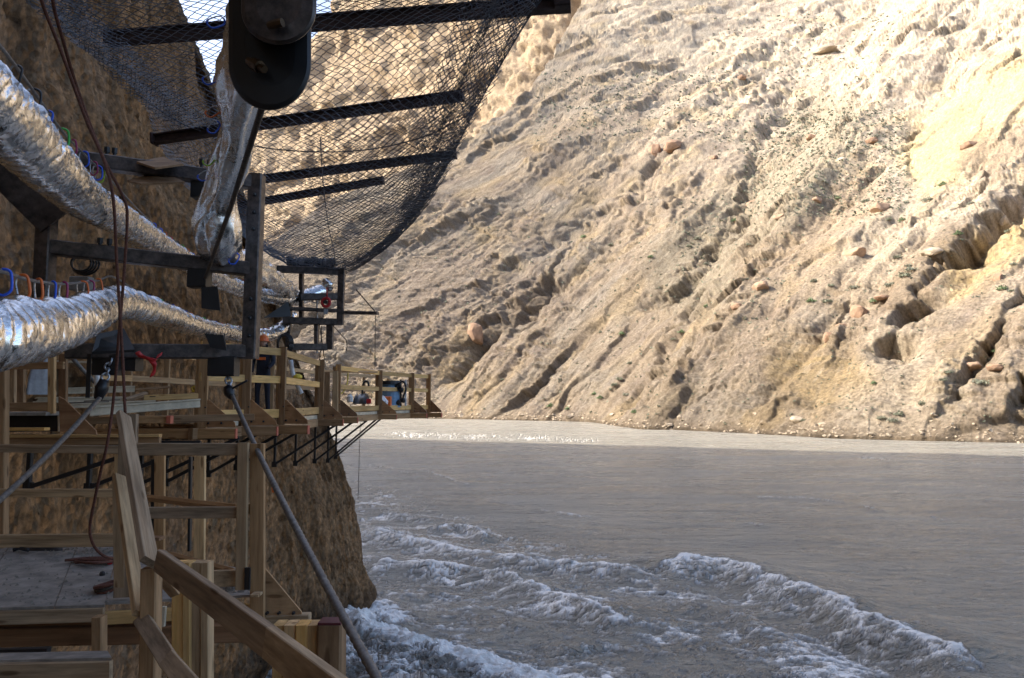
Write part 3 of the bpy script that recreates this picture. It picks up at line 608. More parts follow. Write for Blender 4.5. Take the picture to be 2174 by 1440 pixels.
def net_mesh(name, S, cell_u, cell_v, r, parent, jit=.25, seed=1, hexed=True):
    rg = random.Random(seed); nv, nu = S.shape[:2]
    lu = np.linalg.norm(np.diff(S, axis=1), axis=2).sum(1).max(); lv = np.linalg.norm(np.diff(S, axis=0), axis=2).sum(0).max()
    NU, NV = int(lu/cell_u), int(lv/cell_v); nodes = {}
    sag = np.random.default_rng(seed)
    def at(u, v):
        u = min(max(u, 0), .99999)*(nu-1); v = min(max(v, 0), .99999)*(nv-1); i, j = int(v), int(u); fv, fu = v-i, u-j
        return S[i, j]*(1-fv)*(1-fu)+S[i+1, j]*fv*(1-fu)+S[i, j+1]*(1-fv)*fu+S[i+1, j+1]*fv*fu
    for j in range(NV+1):
        for i in range(NU+1):
            if (i+j) % 2 == 0:
                wob = .012*math.sin(i*.9+j*.35)+.012*math.sin(j*.7)
                p = at((i+rg.uniform(-jit, jit)*.5)/NU, (j+rg.uniform(-jit, jit)*.5)/NV); nodes[(i, j)] = Vector(p)+Vector((0, 0, wob+rg.uniform(-.01, .01)))
    v, f = [], []
    for (i, j), p in nodes.items():
        for di in (-1, 1):
            q = nodes.get((i+di, j+1))
            if q is None: continue
            d = (q-p); l = d.length
            if l < 1e-4: continue
            d /= l; a = d.orthogonal().normalized(); b = d.cross(a); k = len(v)
            # a twist near each end makes the cells six-sided
            m1 = p.lerp(q, .3)+Vector((-.10*di*cell_u, 0, 0)) if hexed else p.lerp(q, .5)
            m2 = p.lerp(q, .7)+Vector((.10*di*cell_u, 0, 0)) if hexed else None
            seq = [p, m1, m2, q] if hexed else [p, q]
            for s_ in seq:
                for t in range(3):
                    an = 2.0944*t; v.append(s_+(a*math.cos(an)+b*math.sin(an))*r)
            for sg in range(len(seq)-1):
                for t in range(3): f.append((k+sg*3+t, k+sg*3+(t+1) % 3, k+sg*3+3+(t+1) % 3, k+sg*3+3+t))
    return mesh_obj(name, v, f, 'wire', parent, False, None, 'stuff')
NETG = [[(-330, -330, 5.4), (-60, -330, 5.6), (300, -360, 5.8), (700, -360, 6.2), (1050, -300, 6.6), (1330, -220, 7.0)],
        [(-40, -80, 7.6), (170, -40, 7.7), (450, -60, 7.8), (780, -90, 8.0), (1050, -90, 8.1), (1235, -95, 8.2)],
        [(130, 70, 9.0), (300, 130, 9.4), (520, 130, 9.3), (760, 90, 9.1), (970, 50, 8.9), (1142, 8, 8.9)],
        [(290, 195, 11.2), (400, 265, 11.9), (560, 310, 12.2), (740, 318, 12.0), (890, 290, 11.5), (1010, 232, 11.1)],
        [(345, 320, 13.6), (460, 410, 14.2), (600, 455, 14.6), (740, 462, 14.5), (860, 430, 14.0), (945, 360, 13.4)],
        [(450, 440, 16.0), (560, 520, 17.0), (650, 548, 17.6), (740, 545, 17.4), (820, 510, 16.6), (885, 450, 15.8)],
        [(560, 510, 18.6), (620, 556, 19.6), (670, 572, 20.0), (715, 573, 20.0), (755, 560, 19.4), (800, 530, 18.6)]]
SN = bicubic(NETG, 0, 0); net_mesh('net_canopy', SN, .075, .085, .0058, net, .35, 3)
# the folded skirt along the outer edge and the bunched fold along the cliff side
edge = np.stack([SN[:, -1-int(k*3.2)] - np.array((0, 0, 1.0))*(.02+.12*math.sin(k*2.6))*(1 if k else 0) for k in range(5)], 1)
net_mesh('net_edge_fold', edge, .06, .075, .0075, net, .5, 5)
FG = [[(20, -60, 8.0), (60, -60, 8.0), (110, -70, 8.0)], [(150, 75, 9.0), (190, 70, 9.0), (235, 60, 9.0)], [(285, 210, 10.4), (320, 190, 10.4), (350, 170, 10.4)], [(385, 270, 12.0), (410, 250, 12.0), (430, 238, 12.0)], [(480, 300, 13.5), (490, 284, 13.5), (500, 275, 13.5)]]
net_mesh('net_side_fold', bicubic(FG, 0, 0), .035, .05, .0062, net, .6, 8)
lowr = SN[30:, 30:]-np.array((0, 0, .16)); net_mesh('net_second_layer', lowr, .075, .085, .006, net, .5, 12, False)
lowl = SN[48:, :32]-np.array((0, 0, .12)); net_mesh('net_second_layer', lowl, .075, .085, .006, net, .5, 15, False)
tube('edge_wire', [Vector(p) for p in SN[::3, -1]], .012, 'wire', net, 6)
tube('seam_wire', [Vector(p)-Vector((0, 0, .02)) for p in SN[34::2, 32]], .010, 'wire', net, 5)
tube('lacing_wire', [Vector(p)-Vector((0, 0, .03)) for p in SN[36, ::2]], .012, 'wire', net, 5)

# ============================================================ steel pipe-hanger frames
def hanger(parent, c, w, h, dep=.16, mat='dark'):
    o = bar('hanger_block', Vector(c)-Vector((w/2, 0, 0)), Vector(c)+Vector((w/2, 0, 0)), h, dep, mat, parent); return o
fr = empty('pipe_frame', P(535, 748, 7.6), 'large black square-tube steel frame hung beside the foil pipes', 'frame')
TW = .15
def fbar(a, b, w=TW, t=TW, name='frame_tube', par=None): return bar(name, P(*a), P(*b), w, t, 'steel', par or fr, (0, -1, 0), .012)
fpost = fbar((546, 372, 7.62), (531, 762, 7.62), name='frame_post')
fbar((536, 388, 7.62), (163, 338, 6.95)); fbar((533, 572, 7.62), (90, 524, 6.95)); fbar((524, 747, 7.62), (140, 746, 6.95))
fbar((100, 455, 6.95), (92, 640, 6.95), name='frame_post'); fbar((118, 470, 6.9), (-160, 190, 6.3), .34, .10, 'frame_brace')
for y in (418, 455, 490, 637, 677, 714):
    x = 546-(y-372)*15/390; p = P(x+2, y, 7.62); lathe('bolt', p+Vector((0, -.075, 0)), p+Vector((0, -.105, 0)), [(0, .022), (.6, .022), (1, .012)], 'dark', fpost, 6)
for (a, b, c_, d) in (((290, 345), (345, 335), (390, 350), (330, 358)), ((270, 385), (345, 366), (392, 388), (300, 392))):
    plate('gusset_plate', [P(*a, 7.05), P(*b, 7.45), P(*c_, 7.1), P(*d, 6.85)], .02, 'ply', fr)
for (x, y, w, h) in ((231, 775, 52, 44), (475, 778, 56, 42), (424, 592, 40, 40), (428, 402, 34, 42), (285, 775, 22, 26)):
    d = 7.0+.62*(x-163)/373; hanger(fr, P(x, y, d), w*d/FPX, h*d/FPX)
for (x, y) in ((227, 325), (243, 327), (428, 350), (445, 352), (212, 518), (232, 520)):
    d = 7.0+.62*(x-163)/373; p = P(x, y, d); lathe('bolt', p-Vector((0, 0, .05)), p+Vector((0, 0, .06)), [(0, .018), (.5, .018), (.51, .03), (1, .03)], 'dark', fr, 6)
plate('flap', [P(428, 610, 7.2), P(462, 608, 7.2), P(468, 660, 7.2), P(428, 655, 7.2)], .012, 'dark', fr)
plate('flap', [P(205, 712, 6.6), P(262, 700, 6.9), P(285, 745, 6.7), P(195, 750, 6.5)], .03, 'dark', fr); plate('flap', [P(435, 708, 7.3), P(475, 712, 7.3), P(482, 745, 7.3), P(448, 738, 7.3)], .03, 'dark', fr)
bpx('rubber_strip', (190, 752, 6.9), (186, 845, 6.9), 9, .01, 'dark', fr)
f2 = empty('pipe_frame', P(722, 690, 18.4), 'smaller black steel pipe frame farther along, with two winches on top', 'frame')
def gb(a, b, w=.17, name='frame_tube'): return bar(name, P(*a), P(*b), w, .16, 'steel', f2, (0, -1, 0), .012)
gb((726, 570, 18.4), (722, 690, 18.4), name='frame_post'); gb((718, 577, 18.4), (556, 570, 17.6)); gb((716, 630, 18.4), (640, 631, 18)); gb((715, 684, 18.4), (600, 680, 18)); gb((701, 690, 18.4), (700, 742, 18.4), name='frame_post'); gb((695, 737, 18.4), (612, 737, 18.0))
gb((615, 640, 18.2), (612, 742, 18.2), .12, 'frame_post'); gb((728, 664, 18.4), (802, 665, 18.2), .08, 'arm'); gb((640, 580, 18.4), (640, 690, 18.4), .1, 'frame_post'); gb((600, 655, 18), (715, 660, 18.4), .09); gb((672, 690, 18.3), (672, 742, 18.3), .1, 'frame_post')
plate('flap', [P(560, 675, 17), P(612, 640, 17.4), P(618, 672, 17.4)], .03, 'dark', f2)
for x in (640, 692):
    wv = empty('winch', P(x, 564, 18.3), f'black cylindrical winch on the far frame, {"the nearer" if x < 660 else "the outer"} of two', 'winch', 'winches on the far frame')
    lathe('drum', P(x-18, 557, 18.3), P(x+20, 557, 18.3), [(0, .05), (.05, .10), (.3, .10), (.32, .12), (.38, .12), (.4, .10), (.75, .10), (.78, .125), (.95, .125), (1, .06)], 'dark', wv, 14)
    lathe('band', P(x-10, 557, 18.29), P(x+8, 557, 18.29), [(0, .103), (1, .103)], 'grey', wv, 14); box('gearbox', P(x-24, 555, 18.3), (.14, .2, .22), 'dark', wv); box('foot', P(x, 566, 18.3), (.4, .16, .04), 'dark', wv)
ch_ = empty('chain_hoist', P(690, 640, 18.1), 'red chain hoist block hanging inside the far frame', 'hoist')
a_ = np.linspace(0, 2*math.pi, 17)[:-1]; c0 = P(692, 642, 18.1)
tube('hoist_wheel', [c0+Vector((math.cos(t)*.10, 0, math.sin(t)*.11)) for t in np.linspace(0, 2*math.pi, 20)], .04, 'red', ch_, 6); lathe('hub', c0-Vector((0, .06, 0)), c0+Vector((0, .06, 0)), [(0, .05), (1, .05)], 'dark', ch_); tube('strap', [P(694, 600, 18.1), P(694, 630, 18.1)], .018, 'red', ch_)
box('hook', P(692, 662, 18.1), (.09, .08, .12), 'chain', ch_)
w_ = empty('foil_wrap', P(697, 600, 18.2), 'scrap of crumpled silver foil tied in the corner of the far frame', 'foil')
tube('foil_scrap', pxpath([(688, 596, 18.2), (696, 602, 18.1), (700, 612, 18.2), (694, 618, 18.2)], 4), [.05, .09, .11, .08, .10, .12, .10, .07, .09, .08, .05, .03, .03][:13], 'foil', w_, 7)
for k, (x0, y0, x1, y1) in enumerate(((672, 632, 673, 750), (678, 690, 690, 780), (683, 692, 676, 780), (706, 690, 735, 722), (735, 722, 735, 745))):
    tag(tube('hanging_line', [P(x0, y0, 18.3), P((x0+x1)/2+2, (y0+y1)/2+3, 18.3), P(x1, y1, 18.3)], .022 if k == 0 else .012, 'white' if k == 0 else 'cable_dark', None, 5), ['pale line dropping straight down inside the far frame', 'dark line slanting down to the walkway below the far frame', 'dark line leaning inward below the far frame', 'dark line running outward from under the far frame', 'short dark line hanging free past the far frame'][k], 'line', 'lines below the far frame')
tag(tube('stay_wire', [P(756, 615, 18.4), P(795, 660, 18.2)], .016, 'cable_dark', None, 5), 'thin stay wire slanting down to the arm of the far frame', 'wire')
tag(tube('plumb_line', [P(797, 668, 18.2), P(796, 780, 18.2)], .010, 'cable_dark', None, 5), 'thin line hanging from the tip of the far frame arm', 'line')
tag(tube('drop_line', [P(765, 897, 24.0), P(760, 1060, 24.0)], .011, 'cable_dark', None, 5), 'thin line hanging from the walkway towards the river', 'line')

# ============================================================ foil-wrapped pipes, messenger cables, carabiners
def foil_pipe(name, ctrl, rad, label, seed, nper=26, sides=44, ruff=.12, shear=.55, pitch=.3, pleat=1.0, loose=False):
    c = np.array([list(P(*p)) for p in crom(ctrl, nper)]); n = len(c)
    L = np.concatenate([[0], np.cumsum(np.linalg.norm(np.diff(c, axis=0), axis=1))])
    m = 680; ll = (.25*np.linspace(0, 1, m)+.75*np.linspace(0, 1, m)**1.9)*L[-1]
    # finer near the camera
    c = np.stack([np.interp(ll, L, c[:, i]) for i in range(3)], 1)
    T = np.gradient(c, axis=0); T /= np.linalg.norm(T, axis=1)[:, None]; up = np.array((0, 0, 1.0)); Nn = up-T*(T@up)[:, None]; Nn /= np.linalg.norm(Nn, axis=1)[:, None]; B = np.cross(T, Nn)
    th = np.linspace(0, 2*math.pi, sides, endpoint=False); LL, TH = np.meshgrid(ll, th, indexing='ij')
    cyc = np.cos(TH); sy_ = np.sin(TH)
    # pleats radiate from each tie point along the top
    ph = LL/pitch+.12*np.sin(TH*2+seed)+shear*(1-cyc)*.35
    pl = np.abs(((ph) % 1.0)-.5)*2                         # 0 mid, 1 at tie
    top = np.clip((cyc-.2)/.8, 0, 1)
    rr = 1+.16*pleat*top**2*pl**4-.07*top*(1-pl)
    u = LL/pitch*2.3+shear*(1-cyc)*1.5
    rr = rr+ruff*(ridged(u+.5*fbm(u*.5, 1.5*cyc, 2, seed+2), TH*.45+.6*cyc, 2, seed)-.62)*1.3+ruff*.5*(ridged(u*2.3, TH*.7, 2, seed+9)-.6)+.05*fbm(LL/.5, 2*cyc, 2, seed+4)
    ph2 = LL/(pitch*.36)+.8*fbm(LL/(pitch*1.1), 1.2*cyc+.4*sy_, 3, seed+12)+shear*(1-cyc)*1.3
    fold = np.abs((ph2 % 1.0)-.5)*2; ph3 = LL/(pitch*.17)+.6*fbm(LL/pitch, 2*cyc+sy_, 2, seed+15)+shear*(1-cyc)*2.2; fold2 = np.abs((ph3 % 1.0)-.5)*2
    rr = rr+.17*(fold-.5)*(.55+.75*fbm(LL/(pitch*.8), 1.6*cyc+sy_, 2, seed+18))+.055*(fold2-.5)
    if loose: rr = 1+.30*(ridged(1.5*cyc+LL*.55, 1.5*sy_+LL*.35, 2, seed)-.6)+.22*fbm(1.1*cyc+LL*.9, 1.1*sy_-LL*.4, 2, seed+3)+.08*(ridged(3.2*cyc+LL*1.4, 3.2*sy_+LL, 2, seed+6)-.6)
    R = rad(ll)[:, None]*rr if callable(rad) else rad*rr
    V = c[:, None]+R[..., None]*(Nn[:, None]*cyc[..., None]+B[:, None]*sy_[..., None])
    idx = np.arange(m*sides).reshape(m, sides); nx_ = np.roll(idx, -1, 1)
    q = np.stack([idx[:-1], idx[1:], nx_[1:], nx_[:-1]], -1).reshape(-1, 4)
    e = empty(name, c[0], label, 'pipe')
    mesh_obj('foil_sleeve', V.reshape(-1, 3).tolist(), q.tolist(), 'foil', e, True)
    return e, c, ll
lo_ctrl = [(-260, 730, 2.7), (-120, 722, 3.0), (0, 710, 3.45), (90, 698, 4.3), (165, 676, 5.4), (240, 645, 7.2), (300, 655, 8.6), (347, 670, 10.0), (430, 697, 13.0), (510, 711, 16.0), (570, 712, 17.5), (604, 692, 18.2), (618, 670, 18.6)]
up_ctrl = [(-330, -40, 2.4), (-150, 105, 2.9), (0, 247, 3.6), (90, 340, 4.6), (165, 412, 6.0), (235, 455, 7.6), (300, 497, 9.4), (360, 535, 11.2), (450, 590, 14.0), (520, 617, 16.0), (570, 630, 17.2), (630, 634, 18.6), (682, 618, 19.4)]
hg_ctrl = [(610, -420, 3.6), (560, -180, 4.5), (541, 0, 5.2), (523, 120, 5.8), (508, 240, 6.3), (489, 340, 6.7), (463, 430, 7.1), (462, 500, 7.3), (474, 540, 7.6), (500, 556, 8.6), (540, 570, 11.0), (585, 596, 14.5), (620, 622, 18.0)]
foil_pipe('foil_pipe', lo_ctrl, .165, 'lower silver foil-wrapped pipe sagging from frame to frame', 3, pitch=.26)
foil_pipe('foil_pipe', up_ctrl, .178, 'upper silver foil-wrapped pipe slanting down past the cliff', 17, pitch=.2, ruff=.12, shear=1.1)
foil_pipe('foil_pipe', hg_ctrl, lambda l: .175+.025*np.sin(l*3.1)+.02*np.sin(l*7.3), 'loose twisted foil-wrapped pipe hanging overhead behind the black hanger', 29, pitch=.55, ruff=.30, shear=1.8, pleat=.3, loose=True)
def offs(ctrl, dy): return [(x, y+dy*.3*FPX/d/ .3, d) for x, y, d in ctrl]
lo_cab = [(-260, 568, 2.7), (-60, 577, 3.2), (0, 576, 3.45), (60, 594, 4.0), (130, 603, 4.9), (205, 596, 6.5), (240, 588, 7.2), (300, 624, 8.6), (347, 640, 10.0), (430, 676, 13.0), (510, 694, 16.0), (570, 697, 17.5), (612, 668, 18.4)]
up_cab = [(-330, -340, 2.4), (-150, -80, 2.9), (0, 98, 3.6), (60, 178, 4.3), (130, 276, 5.3), (185, 334, 6.4), (240, 388, 7.7), (300, 452, 9.4), (360, 503, 11.2), (450, 566, 14.0), (520, 598, 16.0), (570, 614, 17.2), (630, 622, 18.6)]
tag(tube('messenger_cable', pxpath(lo_cab, 8), .010, 'cable', None, 6), 'steel cable carrying the lower foil pipe', 'cable', 'cables above the foil pipes')
tag(tube('messenger_cable', pxpath(up_cab, 8), .010, 'cable', None, 6), 'steel cable carrying the upper foil pipe', 'cable', 'cables above the foil pipes')
# one carabiner: rounded D of rod with a silver gate, hanging down from its cable
CB = {}
def carabiner(p, colr, label, group, rx=0.0, sc=1.0, yaw=0.0):
    if colr not in CB:
        pr = [(0, .004), (.022, -.002), (.034, -.02), (.034, -.07), (.026, -.095), (0, -.108), (-.022, -.100), (-.027, -.085)]
        v, f = sweep([Vector((x, 0, z)) for x, z in [tuple(q) for q in crom(pr, 4)]], .0062, 6); me = bpy.data.meshes.new('carabiner_body'); me.from_pydata([tuple(q) for q in v], [], f); me.polygons.foreach_set('use_smooth', [True]*len(me.polygons)); me.materials.append(M[colr])
        v, f = sweep([Vector((0, 0, .004)), Vector((-.020, 0, -.006)), Vector((-.028, 0, -.03)), Vector((-.028, 0, -.088))], .0048, 6); mg = bpy.data.meshes.new('carabiner_gate'); mg.from_pydata([tuple(q) for q in v], [], f); mg.materials.append(M['chain']); CB[colr] = (me, mg)
    e = empty('carabiner', p, label, 'carabiner', group); R_ = Matrix.Translation(p) @ Matrix.Rotation(yaw, 4, 'Z') @ Matrix.Rotation(rx, 4, 'Y') @ Matrix.Scale(sc, 4)
    for nm, me in zip(('body', 'gate'), CB[colr]):
        o = bpy.data.objects.new(nm, me); o.matrix_basis = R_; link(o, e); e = o
ORD = 'first second third fourth fifth sixth seventh eighth ninth tenth eleventh twelfth thirteenth fourteenth fifteenth sixteenth seventeenth eighteenth nineteenth twentieth'.split()
ORD += ['twenty-'+o for o in ORD[:9]]+['thirtieth']
def string(cab, cols, ts, which, scale):
    path = crom(cab, 40); k = 0
    for i, (t, cc) in enumerate(zip(ts, cols)):
        q = path[min(int(t*(len(path)-1)), len(path)-1)]
        p = P(*q)
        carabiner(p+Vector((0, 0, .008)), cc, f'{cc if cc != "purple" else "magenta"} carabiner, {ORD[i]} from the near end on the {which} foil pipe cable', f'carabiners on the {which} foil pipe', random.uniform(-.3, .3), scale*random.uniform(.92, 1.08), random.uniform(-.5, .5))
def tpx(cab, xs):
    path = np.array(crom(cab, 40)); return [float(np.argmin(np.abs(path[:, 0]-x)))/(len(path)-1) for x in xs]
xs = [4, 43, 78, 110, 134, 172, 189, 205]+list(range(314, 520, 13))+[558, 568, 578, 588, 598]
cs = ['blue', 'orange', 'orange', 'blue', 'purple', 'orange', 'purple', 'orange']+['blue', 'orange', 'green', 'black', 'blue', 'blue', 'blue', 'orange', 'black', 'green', 'purple', 'blue', 'red', 'black', 'green', 'blue']+['blue', 'red', 'green', 'blue', 'purple']
string(lo_cab, cs, tpx(lo_cab, xs), 'lower', 1.25)
xs = [35, 70, 103, 130, 152, 175, 197, 205, 214]+list(range(326, 445, 12))+[500, 514, 560, 580, 600]
cs = ['black', 'black', 'blue', 'green', 'purple', 'blue', 'purple', 'blue', 'lime']+['blue', 'blue', 'orange', 'red', 'black', 'green', 'orange', 'blue', 'purple', 'blue']+['blue', 'red', 'lime', 'blue', 'purple']
string(up_cab, cs, tpx(up_cab, xs), 'upper', 1.3)
for i, (x, y, d, cc, lb) in enumerate(((474, 40, 5.3, 'blue', 'blue carabiner beside the top of the loose foil pipe'), (460, 160, 6.0, 'blue', 'blue carabiner turned sideways against the loose foil pipe'), (463, 228, 6.3, 'orange', 'orange carabiner against the middle of the loose foil pipe'), (461, 258, 6.4, 'blue', 'small blue carabiner just under the orange one'), (452, 328, 6.7, 'lime', 'lime carabiner by the lower half of the loose foil pipe'), (502, 538, 7.5, 'blue', 'blue carabiner at the lower end of the loose foil pipe'), (445, 365, 6.9, 'blue', 'blue carabiner where the loose pipe crosses the frame'))):
    carabiner(P(x, y, d-.1), cc, lb, 'carabiners on the loose foil pipe', random.uniform(.3, 1.0), 1.2, .4)

# ============================================================ overhead hanger, cables, ropes
hb = empty('cable_hanger', P(580, 0, 3.3), 'large black rounded cable hanger with brass bolts, overhead', 'hanger')
def cowl(name, cx_, cy_, rx_, ry_, d, top, mat='dark'):
    """a thick rounded steel cheek: straight sides and a half-round foot, dished towards the camera"""
    nv = 28; pts = []
    for k in range(nv+1):
        a = math.pi*k/nv; pts.append((cx_+rx_*math.cos(a), cy_+ry_*math.sin(a)))
    pts = [(cx_+rx_, top)]+pts+[(cx_-rx_, top)]
    n_ = len(pts); rows = []
    for (s_, dd) in ((1.0, .30), (1.0, .03), (.985, .0), (.90, -.012), (.6, -.02)):
        rows.append([P(cx_+(x-cx_)*s_, cy_-ry_*.3+(y-(cy_-ry_*.3))*s_, d+dd) for x, y in pts])
    v = [p for r_ in rows for p in r_]; f = []
    for i in range(len(rows)-1):
        for k in range(n_-1): f.append((i*n_+k, i*n_+k+1, (i+1)*n_+k+1, (i+1)*n_+k))
    f.append(tuple((len(rows)-1)*n_+k for k in range(n_))); f.append(tuple(reversed(range(n_))))
    return mesh_obj(name, v, f, mat, hb, False)
cowl('lower_cheek', 573, 135, 88, 100, 3.3, -60); cowl('upper_cheek', 592, 20, 80, 76, 3.05, -160, 'steel')
lathe('brass_bolt', P(528, 130, 3.25), P(562, 148, 3.2), [(0, .02), (.3, .02), (.32, .03), (.7, .03), (.72, .018), (1, .018)], 'brass', hb, 8); lathe('brass_bolt', P(570, 55, 3.0), P(600, 48, 2.98), [(0, .016), (.5, .02), (1, .02)], 'brass', hb, 8)
tag(tube('taut_cable', [P(573, 165, 3.5), P(553, 240, 3.8), P(490, 440, 5.3), P(436, 590, 7.3)], .0185, 'cable_dark', None, 8), 'dark taut cable running from the overhead hanger to the frame', 'cable')
def ribbed(name, p0, p1, r0, mat, parent, t0, t1, sag=.0):
    pts, rr = [], []
    for k in range(261):
        t = k/260; p = P(*[a+(b-a)*t for a, b in zip(p0, p1)]) if False else P(*p0).lerp(P(*p1), t)
        p.z -= sag*4*t*(1-t); pts.append(p); rr.append(r0*(1+(.10*math.sin(k*2.0) if t0 < t < t1 else .02*math.sin(k*2.6))))
    return tube(name, pts, rr, mat, parent, 12)
gc = empty('guy_cable', P(492, 835, 7.5), 'thick ribbed grey guy cable running down over the deck edge, towards the river', 'cable'); ribbed('cable_rope', (492, 838, 7.5), (812, 1462, 2.95), .0215, 'cable', gc, .42, 1.1, .05)
gd = empty('guy_cable', P(214, 838, 7.0), 'grey guy cable running down across the deck to the lower left corner', 'cable'); ribbed('cable_rope', (214, 842, 7.0), (-260, 1268, 4.0), .023, 'cable', gd, 2, 3, .10)
def chain(parent, p0, p1, n_, r=.011, s=.035):
    a, b = Vector(p0), Vector(p1); d = (b-a).normalized(); o1 = d.orthogonal().normalized(); o2 = d.cross(o1)
    for i in range(n_):
        c_ = a.lerp(b, (i+.5)/n_); sd = o1 if i % 2 else o2; ln = (b-a).length/n_*.72
        tube('chain_link', [c_+d*math.sin(t)*ln+sd*math.cos(t)*s for t in np.linspace(0, 2*math.pi, 11)], r, 'chain', parent, 5)
chain(gc, P(481, 768, 7.55), P(487, 826, 7.5), 5); chain(gd, P(236, 762, 7.05), P(222, 806, 7.0), 4)
tube('wrap_tape', [P(222, 806, 7.0), P(216, 825, 7.0), P(208, 848, 6.98)], [.045, .065, .04], 'black', gd, 8); tube('wrap_tape', [P(484, 822, 7.5), P(488, 834, 7.48), P(494, 846, 7.46)], [.05, .06, .03], 'black', gc, 8); tube('lever', [P(480, 832, 7.5), P(525, 808, 7.4)], .012, 'black', gc, 6)
def rope(ctrl, r, lab, mat='rope', n=10):
    tag(tube('rope', pxpath(ctrl, n), r, mat, None, 7), lab, 'rope')
rope([(60, -120, 4.6), (88, 0, 4.8), (130, 110, 5.0), (185, 260, 5.3), (220, 340, 5.5), (240, 420, 5.6), (248, 560, 5.8), (258, 720, 6.0), (266, 880, 6.1)], .0125, 'rust-brown rope hanging from overhead to the deck post, the outer of two')
rope([(100, -120, 4.7), (112, 0, 4.9), (135, 90, 5.1), (165, 190, 5.4), (215, 325, 5.6), (262, 420, 5.8), (270, 470, 5.9), (262, 600, 6.0), (252, 720, 6.1), (247, 785, 6.2), (237, 882, 6.3), (226, 950, 6.3), (211, 1014, 6.4), (192, 1110, 6.5), (194, 1145, 6.5), (206, 1168, 6.55), (224, 1182, 6.6), (247, 1188, 6.7)], .0125, 'rust-brown rope that curls down onto the lower deck')
# ============================================================ lower timber deck
ZD = 6.40
def G(px, py, z=ZD): return PZ(px, py, z)
ld = empty('timber_deck', G(245, 1261), 'dusty lower plywood deck with timber railings, in the near left corner', 'deck')
def flat(name, pts, t, mat, par):
    return plate(name, [Vector((p[0], p[1], p[2]-t/2)) for p in pts], t, mat, par, (0, 0, 1))
g = lambda x, y: G(x, y)
# plywood sheets, butted with a gap
def quad(p0, p1, q1, q0, fa, fb, ga, gb_):
    def at(u, v): return p0.lerp(p1, u).lerp(q0.lerp(q1, u), v)
    return [at(fa, ga), at(fb, ga), at(fb, gb_), at(fa, gb_)]
c0, c1, c2, c3 = G(-330, 1300), G(222, 1284), G(250, 1160), G(-190, 1162)
for k, (a, b) in enumerate(((0, .47), (.474, .80), (.804, 1))): flat('plywood_sheet', quad(c0, c1, c2, c3, a, b, 0, 1), .02, 'dusty', ld)
d0, d1, d2, d3 = G(224, 1279), G(552, 1262), G(500, 1205), G(253, 1160)
for k, (a, b) in enumerate(((0, .5), (.505, 1))): flat('plywood_sheet', quad(d0, d1, d2, d3, a, b, 0, 1), .02, 'dusty', ld)
# fascia and joists
def lb(name, a, b, w, t, mat, face=(0, -1, 0), par=ld): return bar(name, a, b, w, t, mat, par, face)
dn = lambda p, z: Vector((p.x, p.y, p.z-z))
lb('fascia_board', dn(G(-330, 1300), .075), dn(G(221, 1284), .075), .105, .04, 'grey_wood'); lb('fascia_board', dn(G(226, 1279), .12), dn(G(545, 1262), .12), .10, .04, 'pine')
lb('beam', P(-330, 1358, 5.9), P(540, 1342, 5.9), .14, .09, 'ply_red'); lb('beam', P(-330, 1342, 6.6), P(520, 1330, 6.6), .2, .09, 'ply_red')
lb('post', P(211, 1308, 5.45), P(211, 1480, 5.45), .075, .09, 'ply'); lb('strap', P(349, 1288, 5.75), P(346, 1330, 5.75), .03, .03, 'white_alu')
# left railing at the back of the deck
yb = 7.75
lb('rail', P(-200, 950, yb), P(256, 955, yb-.1), .085, .04, 'grey_wood'); lb('rail', P(-200, 1046, yb), P(248, 1047, yb-.1), .085, .04, 'grey_wood'); lb('toe_board', P(-190, 1150, yb), P(248, 1147, yb-.1), .135, .04, 'grey_wood')
lb('post', P(6, 770, 7.9), P(4, 1170, 7.9), .10, .09, 'ply'); lb('post', P(252, 960, 7.75), P(249, 1165, 7.75), .045, .09, 'stud')
# corner post, right-hand railing
lb('post', P(274, 880, 5.95), P(262, 1268, 5.86), .145, .045, 'grey_wood'); lb('post', P(252, 1010, 5.9), P(256, 1262, 5.86), .09, .04, 'stud')
yr = 5.86
lb('rail', P(288, 954, yr+.03), P(514, 954, yr+.03), .10, .04, 'grey_wood'); lb('rail', P(300, 1089, yr+.03), P(509, 1088, yr+.03), .092, .04, 'grey_wood'); lb('toe_board', P(440, 1229, yr+.06), P(506, 1227, yr+.06), .13, .04, 'grey_wood')
lb('post', P(517, 940, yr-.02), P(512, 1252, yr-.02), .085, .04, 'stud'); lb('post', P(547, 942, yr+.05), P(547, 1322, yr+.05), .115, .045, 'ply')
lb('blocking', P(523, 1080, yr+.08), P(536, 1081, yr+.08), .09, .04, 'stud'); lb('shim_plate', P(526, 1205, yr-.05), P(525, 1252, yr-.05), .045, .02, 'dark')
# rails that run back along the river side
lb('rail', P(302, 1056, 7.7), P(508, 1080, 6.0), .088, .04, 'ply', (.75, -.6, .2)); lb('toe_board', P(344, 1178, 7.7), P(503, 1222, 6.1), .14, .04, 'ply', (.75, -.6, .2))
lb('post', P(340, 968, 8.3), P(338, 1250, 8.3), .115, .045, 'ply'); lb('post', P(425, 968, 8.1), P(423, 1240, 8.1), .12, .045, 'stud'); lb('post', P(327, 975, 8.5), P(325, 1250, 8.5), .05, .05, 'dark'); lb('post', P(405, 970, 8.5), P(402, 1170, 8.5), .03, .05, 'dark')
lb('cap_block', P(322, 1143, 7.0), P(344, 1143, 7.0), .03, .12, 'ply_red')
plate('plywood_gusset', [P(536, 1200, yr+.10), P(530, 1312, yr+.10), P(642, 1308, yr+.10), P(640, 1298, yr+.10), P(562, 1205, yr+.10)], .02, 'ply', ld)
for x in (568, 593, 624): p = P(x, 1301, yr+.08); lathe('bolt', p, p-Vector((0, .03, 0)), [(0, .014), (1, .011)], 'dark', ld, 6)
